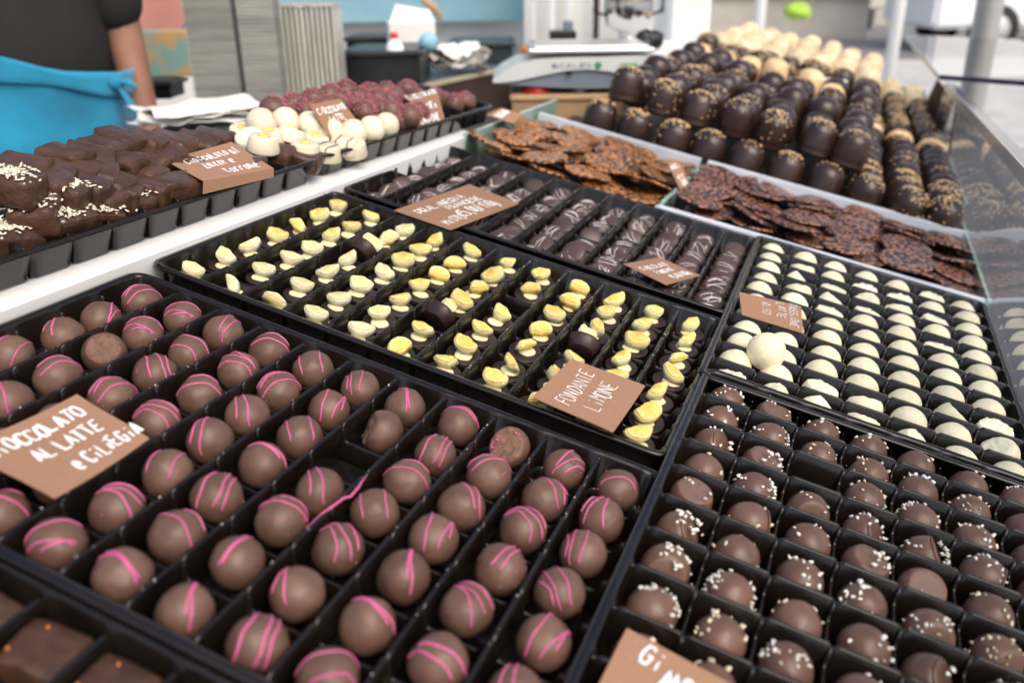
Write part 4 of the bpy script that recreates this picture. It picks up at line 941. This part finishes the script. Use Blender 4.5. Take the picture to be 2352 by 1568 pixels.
# white carton with flaps
c = W(950, 124, 2.1); e = empty('carton', WF(c, 0.2)); tag(e, 'open white carton with a peaked flap among the clutter', 'carton')
bm = bmesh.new(); box(bm, (0, 0.05, 0.035), (0.11, 0.10, 0.07)); link('box_body', mesh('box_body', bm, M['wall'], False), e)
bm = bmesh.new(); slab(bm, [Vector((-0.055, 0, 0.07)), Vector((0.055, 0, 0.07)), Vector((0.045, 0.02, 0.098)), Vector((-0.035, 0.015, 0.112))], Vector((0, 0.003, 0))); link('flap', mesh('flap', bm, M['wall'], False), e)
bm = bmesh.new(); tube(bm, [Vector((0.03, 0.03, 0.12)), Vector((0.055, 0.03, 0.105)), Vector((0.075, 0.03, 0.075))], 0.012); o = link('brown_bow', mesh('brown_bow', bm, M['wood']), e)
bm = bmesh.new(); blob(bm, (0, 0, 0.02), 0.022, 2, jit=0.1); wobj('cloth', bm, M['banner'], 'small blue cloth lump beside the white carton', 'cloth', smooth=True, mw=WF(W(985, 118, 1.95)))
# things left of the tubs
crate(318, 395, 228, 188, 1.85, 0.08, M['black'], 'small black box at the left behind the paper', cat='small box')
c = W(400, 178, 2.0); bm = bmesh.new(); box(bm, (0, 0.06, 0.05), (0.12, 0.1, 0.10), bev=0.004); wobj('printed_box', bm, M['mixed'], 'colourful printed box left of the grey tubs', 'box', mw=WF(c, 0.3))
c = W(335, 178, 2.1); bm = bmesh.new(); box(bm, (0, 0.06, 0.045), (0.14, 0.1, 0.09), bev=0.004); wobj('paper_box', bm, M['wall'], 'pale box behind the seller arm', 'box', mw=WF(c, -0.1))
c = W(443, 70, 2.1); bm = bmesh.new(); lathe(bm, [(0.022, -0.03), (0.024, -0.02), (0.024, 0.01), (0.012, 0.02)], 16); wobj('blue_cup', bm, M['blue'], 'blue cup in front of the pink panel', 'cup', smooth=True, mw=WF(c))

# back walls of the stall
def panel(name, px0, px1, pyt, pyb, dep, material, label, cat='wall panel', thick=0.03, rot=0):
    a, b = W(px0, pyb, dep), W(px1, pyb, dep); h = (W(px0, pyt, dep)-a).length; c = (a+b)/2; bm = bmesh.new(); wd = (b-a).length
    box(bm, (0, thick/2, h/2), (wd, thick, h), bev=0.002); return wobj(name, bm, material, label, cat, mw=WF(c, rot))
panel('pink_panel', 120, 452, -400, 108, 2.6, M['pinkwall'], 'dull pink panel behind the seller', 'wall panel')
panel('stall_wall', 250, 1262, -500, 260, 3.2, M['wall'], 'off white back wall of the stall', 'wall')
panel('banner', 600, 1236, -420, 52, 2.98, M['banner'], 'blue and teal banner hanging on the stall wall', 'banner')
panel('stall_wall', 1205, 1560, -500, 300, 2.9, M['wall'], 'pale ribbed panel behind the scale', 'wall')
for i, px in enumerate((1218, 1262, 1300, 1362, 1500)):
    panel('wall_rib', px, px+12, -500, 130, 2.72, M['wallw'] if i != 3 else M['brownpanel'], 'upright wall rib, %s from left behind the scale' % ORD[i], 'rib')
e = empty('white_cabinet', WF(W(1578, 122, 2.35))); tag(e, 'tall glossy white cabinet between coffee machine and the domes', 'cabinet')
bm = bmesh.new(); box(bm, (0, 0.10, 0.30), (0.115, 0.2, 0.60), bev=0.008); link('cabinet_body', mesh('cabinet_body', bm, M['wallw'], False), e)
bm = bmesh.new(); box(bm, (0, -0.006, 0.30), (0.10, 0.010, 0.58), bev=0.004); box(bm, (0.038, -0.018, 0.3), (0.008, 0.014, 0.12), bev=0.003); link('door', mesh('door', bm, M['wallw'], False), e)
# coffee urn
e = empty('steel_urn', WF(W(1440, 108, 2.2))); tag(e, 'shiny steel urn with side handles behind the scale', 'urn')
bm = bmesh.new(); lathe(bm, [(0.035, 0), (0.040, 0.004), (0.022, 0.02), (0.022, 0.035), (0.055, 0.05), (0.062, 0.09), (0.060, 0.16), (0.05, 0.18), (0.02, 0.19)], 32); link('urn_body', mesh('urn_body', bm, M['chrome']), e)
for s_ in (-1, 1):
    bm = bmesh.new(); tube(bm, [Vector((s_*0.058, 0, 0.13)), Vector((s_*0.085, 0, 0.12)), Vector((s_*0.085, 0, 0.085)), Vector((s_*0.058, 0, 0.075))], 0.006); link('handle', mesh('handle', bm, M['black']), e)
bm = bmesh.new(); box(bm, (0, 0.05, 0.012), (0.42, 0.2, 0.024), bev=0.004); wobj('back_shelf', bm, M['wall'], 'pale back shelf behind the scale carrying the urn', 'shelf', mw=WF(W(1410, 128, 2.15)))
e = empty('camera_body', WF(W(1292, 108, 2.0))); tag(e, 'small dark card terminal left of the urn', 'card terminal')
bm = bmesh.new(); box(bm, (0, 0, 0.018), (0.06, 0.05, 0.036), bev=0.004); link('terminal_body', mesh('terminal_body', bm, M['black'], False), e)
bm = bmesh.new(); box(bm, (0.012, 0.0, 0.045), (0.022, 0.03, 0.024), bev=0.004); link('screen', mesh('screen', bm, M['scaleg'], False), e)
bm = bmesh.new()
for k in range(5): blob(bm, (random.uniform(-.03, .03), random.uniform(-.02, .02), 0.012+random.uniform(0, .02)), 0.022, 2, jit=0.08)
wobj('black_cloth', bm, M['black'], 'crumpled black cloth at the right end of the back shelf', 'cloth', smooth=True, mw=WF(W(1505, 118, 2.0)))
bm = bmesh.new(); lathe(bm, [(0.010, 0), (0.014, 0.004), (0.014, 0.016), (0.006, 0.02)], 16); wobj('orange_knob', bm, M['orange'], 'small orange knob left of the weighing plate', 'knob', smooth=True, mw=WF(W(1212, 128, 1.75)))
# ledge behind domes
bm = bmesh.new(); box(bm, (0, 0.0, -0.02), (0.30, 0.9, 0.02), bev=0.002); wobj('white_ledge', bm, M['shelf'], 'narrow white ledge left of the far domes', 'ledge', mw=WF(W(1560, 140, 2.2), 0.35))

# ------------------------------------------------------------------ weighing scale on its wooden box
DS = 1.55
sc_ = empty('wooden_box', WF(W(1290, 318, DS+0.02))); tag(sc_, 'light wooden box carrying the weighing scale', 'wooden box')
hb = (W(1290, 232, DS)-W(1290, 318, DS)).length; wb_ = (W(1440, 250, DS)-W(1183, 250, DS)).length
bm = bmesh.new(); box(bm, (0.01, 0.12, hb/2), (wb_, 0.24, hb-0.004), bev=0.003); link('box_sides', mesh('box_sides', bm, M['wood'], False), sc_)
bm = bmesh.new(); box(bm, (0.01, 0.12, hb+0.004), (wb_+0.006, 0.248, 0.010), bev=0.003); link('box_lid', mesh('box_lid', bm, M['wood'], False), sc_)
e = empty('weighing_scale', WF(W(1330, 228, DS))); tag(e, 'white kitchen weighing scale with arched front and steel plate', 'scale')
k_ = DS/F_PX
def sx(px): return (px-1330)*k_
def sz(py): return (228-py)*k_
bm = bmesh.new(); top = []; bot = []
prof_t = [(1133, 184), (1150, 170), (1185, 152), (1230, 142), (1300, 138), (1380, 138), (1460, 136), (1530, 138)]
prof_b = [(1133, 190), (1150, 190), (1190, 186), (1240, 176), (1300, 165), (1350, 163), (1400, 168), (1450, 182), (1480, 192), (1530, 196)]
def arch(bm, t, b, y0, y1):
    pts = [Vector((sx(a_), 0, sz(b_))) for a_, b_ in t]+[Vector((sx(a_), 0, sz(b_))) for a_, b_ in reversed(b)]
    f0 = [bm.verts.new(p+Vector((0, y0, 0))) for p in pts]; f1 = [bm.verts.new(p+Vector((0, y1, 0))) for p in pts]; n = len(pts)
    bm.faces.new(f0); bm.faces.new(f1[::-1])
    for i in range(n): bm.faces.new((f0[i], f1[i], f1[(i+1) % n], f0[(i+1) % n]))
arch(bm, prof_t, prof_b, 0, 0.20); link('housing', mesh('housing', bm, M['scale'], False), e)
prof_c = [(1133, 192), (1190, 197), (1260, 202), (1350, 206), (1440, 204), (1530, 200)]
bm = bmesh.new(); arch(bm, [(a_, b_+0.3) for a_, b_ in prof_b], prof_c, 0.006, 0.19); link('underside', mesh('underside', bm, M['scaleg'], False), e)
bm = bmesh.new(); box(bm, (sx(1358), 0.11, sz(124)), (0.225, 0.19, 0.008), bev=0.0035); box(bm, (sx(1358), 0.11, sz(124)+0.006), (0.205, 0.17, 0.004), bev=0.0018); link('weighing_plate', mesh('weighing_plate', bm, M['steel'], False), e)
for px_, mm in ((1233, 'red'), (1330, 'black'), (1233, 'red'), (1440, 'black')):
    bm = bmesh.new(); lathe(bm, [(0.026, sz(232)), (0.028, sz(230)), (0.026, sz(203)), (0.02, sz(201))], 24); link('foot', mesh('foot', bm, M[mm]), e, Matrix.Translation((sx(px_), 0.035 if px_ != 1440 else 0.15, 0)))
bm = bmesh.new(); box(bm, (sx(1441), -0.001, sz(165)), (0.030, 0.002, 0.022)); link('green_label', mesh('green_label', bm, M['green'], False), e)
bm = bmesh.new(); box(bm, (sx(1307), -0.001, sz(170)), (0.010, 0.002, 0.006)); link('level_window', mesh('level_window', bm, M['black'], False), e)
bm = bmesh.new(); n8 = Vector((sx(1372), -0.001, sz(154)))
for a_ in range(6): blob(bm, n8+Vector((0.004*math.cos(a_), 0, 0.004*math.sin(a_))), 0.003, 1, sq=(1, .3, 1))
link('green_logo', mesh('green_logo', bm, M['green']), e)
bm = bmesh.new(); random.seed(3)
class Fl:
    N = Vector((0, -1, 0))
    def __call__(s, x, y): return Vector((x, -0.0012, y))
    def n(s, p): return s.N
writing(bm, 'SCALES', sx(1268), sz(158), 0.0065, 0.012, 0.0006, Fl()); link('brand_lettering', mesh('brand_lettering', bm, M['scaleg']), e)
bm = bmesh.new(); slab(bm, [Vector((sx(1452), -0.004, sz(170))), Vector((sx(1512), -0.004, sz(150))), Vector((sx(1522), 0.03, sz(128))), Vector((sx(1462), 0.03, sz(148)))], Vector((0, 0.004, 0.001)))
link('display_cover', mesh('display_cover', bm, M['wallw'], False), e)
bm = bmesh.new(); slab(bm, [Vector((sx(1466), -0.0055, sz(160))), Vector((sx(1506), -0.0055, sz(147))), Vector((sx(1510), 0.008, sz(139))), Vector((sx(1470), 0.008, sz(152)))], Vector((0, 0.001, 0.001)))
link('red_print', mesh('red_print', bm, M['crumbpink'], False), e)

# ------------------------------------------------------------------ the seller
def skin_mesh(name, verts, edges, radii, material, sub=2):
    me = bpy.data.meshes.new(name+'_src'); me.from_pydata(verts, edges, []); o = bpy.data.objects.new(name+'_src', me); C.objects.link(o)
    sk = o.modifiers.new('s', 'SKIN'); o.modifiers.new('d', 'SUBSURF').levels = sub
    for i, r in enumerate(radii): me.skin_vertices[0].data[i].radius = r if isinstance(r, tuple) else (r, r)
    me.skin_vertices[0].data[0].use_root = True
    dg = bpy.context.evaluated_depsgraph_get(); m2 = bpy.data.meshes.new_from_object(o.evaluated_get(dg)); m2.name = name
    bpy.data.objects.remove(o, do_unlink=True); m2.materials.clear(); m2.materials.append(material)
    m2.polygons.foreach_set('use_smooth', [True]*len(m2.polygons)); return m2
pc = W(-28, 110, 1.50); pc = Vector((pc.x, pc.y, 0)); e = empty('person', WF(pc, 0.35)); tag(e, 'person in charcoal shirt and turquoise waist apron standing behind the shelf', 'person')
zb = W(60, 110, 1.50).z                              # apron band height
zh = zb-0.06
V_ = [(0, 0, zh), (0, 0.01, zh+0.16), (0, 0.0, zh+0.36), (0, 0.0, zh+0.50), (0, -0.01, zh+0.58), (0, -0.02, zh+0.68), (0, -0.02, zh+0.78),
      (0.17, 0, zh+0.43), (0.215, 0.04, zh+0.12), (0.232, 0.01, zh-0.09), (0.236, -0.01, zh-0.165), (-0.19, 0, zh+0.46), (-0.25, 0.02, zh+0.20), (-0.27, -0.05, zh-0.02), (-0.27, -0.1, zh-0.11),
      (0.10, 0, zh-0.08), (0.10, 0, zh-0.46), (0.10, 0.02, zh-0.86), (0.10, -0.10, zh-0.93), (-0.10, 0, zh-0.08), (-0.10, 0, zh-0.46), (-0.10, 0.02, zh-0.86), (-0.10, -0.10, zh-0.93)]
E_ = [(0, 1), (1, 2), (2, 3), (3, 4), (4, 5), (5, 6), (3, 7), (7, 8), (8, 9), (9, 10), (3, 11), (11, 12), (12, 13), (13, 14), (0, 15), (15, 16), (16, 17), (17, 18), (0, 19), (19, 20), (20, 21), (21, 22)]
Rr_ = [(.15, .12), (.145, .11), (.16, .11), (.09, .08), (.055, .055), (.085, .10), (.06, .07), (.055, .055), (.038, .038), (.028, .028), (.025, .02), (.06, .06), (.046, .046), (.034, .034), (.028, .02),
       (.09, .09), (.06, .06), (.042, .042), (.035, .03), (.09, .09), (.06, .06), (.042, .042), (.035, .03)]
body = skin_mesh('body', V_, E_, Rr_, M['skin']); link('body', body, e)
for k in range(4):                                   # fingers of the near hand, then of the far hand
    pass
def fingers(x, y, z, sgn, nm):
    bm = bmesh.new()
    for k in range(4):
        a = Vector((x+sgn*0.002, y-0.022+k*0.016, z)); L = (0.062, 0.072, 0.068, 0.052)[k]
        tube(bm, [a+Vector((0, 0, 0.02)), a+Vector((0, -0.003, -L*0.35)), a+Vector((-sgn*0.010, -0.005, -L*0.72)), a+Vector((-sgn*0.024, -0.007, -L*0.95))], 0.0082-0.0006*k, 8)
    tube(bm, [Vector((x, y-0.03, z+0.03)), Vector((x-sgn*0.008, y-0.046, z+0.008)), Vector((x-sgn*0.016, y-0.050, z-0.018))], 0.0095, 8)
    link(nm, mesh(nm, bm, M['skin']), e)
fingers(0.236, -0.005, zh-0.19, 1, 'fingers'); fingers(-0.27, -0.105, zh-0.13, -1, 'fingers')
shirt = skin_mesh('shirt', [(0, 0, zh-0.14), (0, 0.01, zh+0.14), (0, 0, zh+0.36), (0, 0, zh+0.49), (0.17, 0, zh+0.43), (0.213, 0.04, zh+0.07), (-0.19, 0, zh+0.46), (-0.25, 0.02, zh+0.17)],
                  [(0, 1), (1, 2), (2, 3), (3, 4), (4, 5), (3, 6), (6, 7)], [(.215, .180), (.215, .175), (.19, .14), (.10, .09), (.08, .08), (.062, .06), (.08, .08), (.075, .07)], M['shirt'])
link('shirt', shirt, e)
trs = skin_mesh('trousers', [(0, 0, zh-0.02), (0.10, 0, zh-0.12), (0.10, 0, zh-0.46), (0.10, 0.02, zh-0.82), (-0.10, 0, zh-0.12), (-0.10, 0, zh-0.46), (-0.10, 0.02, zh-0.82)], [(0, 1), (1, 2), (2, 3), (0, 4), (4, 5), (5, 6)],
                [(.17, .135), (.11, .11), (.085, .085), (.065, .065), (.11, .11), (.085, .085), (.065, .065)], M['jeans']); link('trousers', trs, e)
bm = bmesh.new(); n = 60; rows = []                  # apron: skirt with folds round the hips
for j in range(16):
    t = j/15; z = zb-0.62*t; row = []
    for k in range(n+1):
        a = -PI*1.08+(PI*1.16)*k/n; f = 1+0.11*t+0.045*min(1, t*2)*math.sin(a*11+1+1.2*t)+0.03*t*math.sin(a*5)
        row.append(bm.verts.new(((0.215*f)*math.cos(a), (0.180*f)*math.sin(a)-0.0, z+0.008*math.sin(a*2)-0.20*0.215*math.cos(a)*(1-t))))
    rows.append(row)
for a, b in zip(rows, rows[1:]):
    for k in range(n): bm.faces.new((a[k], a[k+1], b[k+1], b[k]))
ap = link('apron', mesh('apron', bm, M['apron']), e); s_ = ap.modifiers.new('s', 'SOLIDIFY'); s_.thickness = 0.003
bm = bmesh.new(); pts = [Vector((0.222*math.cos(a), 0.187*math.sin(a), zb-0.006+0.006*math.sin(a*3)-0.20*0.215*math.cos(a))) for a in [2*PI*k/40 for k in range(41)]]
rws = []
for hgt, ex in ((0.006, 0.002), (0.004, 0.006), (-0.004, 0.007), (-0.012, 0.004), (-0.020, 0.007), (-0.028, 0.002)):
    rws.append([bm.verts.new(p*(1+0)+Vector((p.x, p.y, 0)).normalized()*(ex+0.003*noise.noise(p*30+Vector((0, hgt*200, 0))))+Vector((0, 0, hgt+0.004*math.sin(p.x*37+hgt*90)))) for p in pts[:-1]])
for a, b in zip(rws, rws[1:]):
    for k in range(40): bm.faces.new((a[k], a[(k+1) % 40], b[(k+1) % 40], b[k]))
bl = link('apron_band', mesh('apron_band', bm, M['apron']), e)
bm = bmesh.new(); k0 = Vector((0.20, -0.10, zb-0.055)); blob(bm, k0, 0.015, 2, jit=0.12)
tube(bm, [k0, k0+Vector((0.018, -0.01, 0.0)), k0+Vector((0.032, -0.01, -0.012))], 0.012, 6, flat=0.5); tube(bm, [k0, k0+Vector((0.02, -0.02, -0.04)), k0+Vector((0.035, -0.02, -0.075))], 0.010, 6, flat=0.4)
link('apron_knot', mesh('apron_knot', bm, M['apron']), e)
bm = bmesh.new(); bmesh.ops.create_uvsphere(bm, u_segments=24, v_segments=16, radius=0.108, matrix=Matrix.Translation((0, 0.012, zh+0.745)) @ Matrix.Diagonal((0.92, 1.08, 1.08, 1)))
bmesh.ops.delete(bm, geom=[v for v in bm.verts if v.co.y < -0.045 and v.co.z < zh+0.80], context='VERTS'); link('hair', mesh('hair', bm, M['hair']), e)
bm = bmesh.new()
for s_ in (-1, 1): blob(bm, (s_*0.034, -0.108, zh+0.735), 0.010, 2, jit=0)
link('eyes', mesh('eyes', bm, M['wallw']), e)
bm = bmesh.new(); blob(bm, (0, -0.125, zh+0.705), 0.013, 2, sq=(0.8, 1, 1.3), jit=0); blob(bm, (0, -0.112, zh+0.668), 0.018, 2, sq=(1.2, .5, .35), jit=0); link('nose_and_mouth', mesh('nose_and_mouth', bm, M['skin']), e)

# ------------------------------------------------------------------ street beyond
random.seed(11)
def gpos(px, py): return WZ(px, py, 0.0)
def van(px, py, label, rot, sc=1.0):
    e = empty('parked_van', WF(gpos(px, py), rot)); tag(e, label, 'van', 'white vans parked in the street')
    bm = bmesh.new(); pr_ = [(-2.5, 0.35), (2.45, 0.35), (2.5, 0.9), (2.35, 1.15), (1.6, 1.3), (1.0, 2.1), (0.8, 2.2), (-2.45, 2.25), (-2.5, 2.1)]
    slab(bm, [Vector((x*sc, 0, z*sc)) for x, z in pr_], Vector((0, 1.9*sc, 0))); bmesh.ops.recalc_face_normals(bm, faces=bm.faces); bmesh.ops.bevel(bm, geom=bm.edges[:], offset=0.06, segments=2, affect='EDGES')
    link('body', mesh('body', bm, M['van'], False), e)
    bm = bmesh.new(); slab(bm, [Vector((x*sc, -0.01, z*sc)) for x, z in ((0.1, 1.3), (1.45, 1.3), (0.95, 1.95), (0.1, 1.95))], Vector((0, 0.008, 0))); link('side_window', mesh('side_window', bm, M['carglass'], False), e)
    for x in (-1.6, 1.6):
        for y in (-0.02, 1.72*sc):
            w_ = empty('wheel', Matrix.Identity(4)); w_.parent = e; w_.matrix_local = Matrix.Translation((x*sc, y, 0.34*sc)) @ Matrix.Rotation(-PI/2, 4, 'X')
            bm = bmesh.new(); lathe(bm, [(0.2*sc, 0), (0.33*sc, 0.01), (0.34*sc, 0.1), (0.33*sc, 0.2), (0.2*sc, 0.2)], 28); link('tyre', mesh('tyre', bm, M['rubber']), w_)
            bm = bmesh.new(); lathe(bm, [(0.19*sc, -0.004), (0.2*sc, 0.02), (0.05*sc, 0.03)], 20); link('rim', mesh('rim', bm, M['pole']), w_)
    for y in (0.15, 1.6):
        bm = bmesh.new(); box(bm, (2.5*sc, y*sc, 0.85*sc), (0.06, 0.22, 0.2), bev=0.02); link('headlight', mesh('headlight', bm, M['orange'], False), e)
van(2530, 122, 'white van parked in the street at the right behind the pole', 0.0)
van(1700, 20, 'small looking white van far off behind the ground crates', 0.1)
def pole(px, dep, w_, material, label, cat='pole', h=2.6):
    c = W(px, 40, dep); c.z = 0; e = empty('awning_pole', WF(c)); tag(e, label, cat, 'stall poles')
    bm = bmesh.new(); lathe(bm, [(w_/2, 0.012), (w_/2, h)], 28); link('post', mesh('post', bm, M[material]), e)
    bm = bmesh.new(); lathe(bm, [(w_*0.95, 0), (w_*0.95, 0.012), (w_*.6, 0.02)], 24); link('foot_plate', mesh('foot_plate', bm, M[material]), e)
pole(2268, 2.9, 0.085, 'pole', 'thick grey metal pole rising behind the glass shelf')
pole(2062, 5.0, 0.07, 'wallw', 'thin white pole left of the thick grey one')
pole(1745, 5.5, 0.07, 'wallw', 'thin pale pole behind the cream domes')
# distant stall with clutter, shopper bag
e = empty('market_stall', WF(gpos(1780, 92))); tag(e, 'neighbouring market stall with pale table far behind the domes', 'stall')
bm = bmesh.new(); box(bm, (0, 0, 0.78), (3.2, 0.9, 0.06), bev=0.01); link('table_top', mesh('table_top', bm, M['wall'], False), e)
bm = bmesh.new(); box(bm, (0, 0, 0.38), (3.0, 0.7, 0.74)); link('table_skirt', mesh('table_skirt', bm, M['facade'], False), e)
iv2 = e.matrix_world
names = ['grey', 'brown', 'dark', 'blue', 'white', 'steel', 'green', 'red']
for k, (mm, x, w_, h_) in enumerate([('facade', -1.4, .2, .2), ('brownpanel', -1.05, .25, .15), ('black', -0.7, .2, .22), ('blue', -0.1, .22, .16), ('wallw', 0.25, .25, .25), ('steel', 0.65, .15, .2), ('dgreen', 0.95, .25, .16), ('red', 1.3, .12, .1)]):
    bm = bmesh.new(); box(bm, (0, 0, h_/2), (w_, 0.25, h_), bev=0.012); box(bm, (0, 0, h_+0.006), (w_*1.04, 0.26, 0.012), bev=0.004)
    wobj('goods_box', bm, M[mm], '%s goods box standing on the far stall table' % names[k], 'box', 'boxes on the far stall', mw=iv2 @ Matrix.Translation((x, -0.1, 0.812)))
c = W(1832, 28, 6.0); bm = bmesh.new(); bmesh.ops.create_uvsphere(bm, u_segments=20, v_segments=12, radius=0.095, matrix=Matrix.Diagonal((1.0, 0.7, 0.6, 1)))
for v in bm.verts: v.co += 0.02*noise.noise_vector(v.co*9)
e = empty('lime_bag', WF(c)); tag(e, 'lime green bag hanging on the pole behind the cream domes', 'bag'); link('bag_body', mesh('bag_body', bm, M['lime']), e)
bm = bmesh.new(); tube(bm, [Vector((-0.09, 0, 0.06)), Vector((-0.05, 0, 0.25)), Vector((0.05, 0, 0.25)), Vector((0.09, 0, 0.06))], 0.012); link('handle', mesh('handle', bm, M['lime']), e)
for k, (mm, px, nm) in enumerate([('black', 1668, 'black'), ('facade', 1722, 'beige'), ('steel', 1772, 'grey metal'), ('blue', 1832, 'blue'), ('brownpanel', 1880, 'brown'), ('wallw', 1925, 'white'), ('black', 1968, 'narrow black'), ('facade', 2020, 'tall beige')]):
    e = empty('goods_crate', WF(gpos(px, 66+random.uniform(-8, 8)), random.uniform(-.3, .3))); tag(e, '%s crate standing on the paving far behind the domes' % nm, 'crate', 'crates on the far paving')
    h_ = random.uniform(.35, .8); bm = bmesh.new(); box(bm, (0, 0, h_/2), (0.42, 0.4, h_), bev=0.02); link('crate_body', mesh('crate_body', bm, M[mm], False), e)
    bm = bmesh.new(); box(bm, (0, 0, h_+0.015), (0.45, 0.43, 0.03), bev=0.01); link('lid', mesh('lid', bm, M[mm if k % 2 else 'wall'], False), e)
# facades along the far side of the street
for k, (x, w_, h_, mm) in enumerate([(-9, 9, 9, 'facade'), (1, 10, 10, 'wall'), (12, 11, 9, 'facade'), (24, 12, 11, 'wall')]):
    e = empty('town_house', WF(Vector((CAM.x, CAM.y, 0))+fw*26+rt*x)); tag(e, 'plastered town house across the street, %s from left' % ORD[k], 'house', 'houses across the street')
    bm = bmesh.new(); box(bm, (0, 3, h_/2), (w_-.1, 6, h_)); link('wall', mesh('wall', bm, M[mm], False), e)
    bm = bmesh.new(); box(bm, (0, 3, h_+0.25), (w_+.3, 6.6, 0.5)); link('roof', mesh('roof', bm, M['brownpanel'], False), e)
    for f in range(3):
        for q in range(3):
            wn = bmesh.new(); box(wn, (-w_/3+q*w_/3, -0.04, 1.6+f*3), (1.2, 0.07, 1.7)); wo = link('window', mesh('window', wn, M['wallw'], False), e)
            wn = bmesh.new(); box(wn, (-w_/3+q*w_/3, -0.09, 1.6+f*3), (1.0, 0.04, 1.5)); link('pane', mesh('pane', wn, M['carglass'], False), wo)
S.render.engine = 'CYCLES'
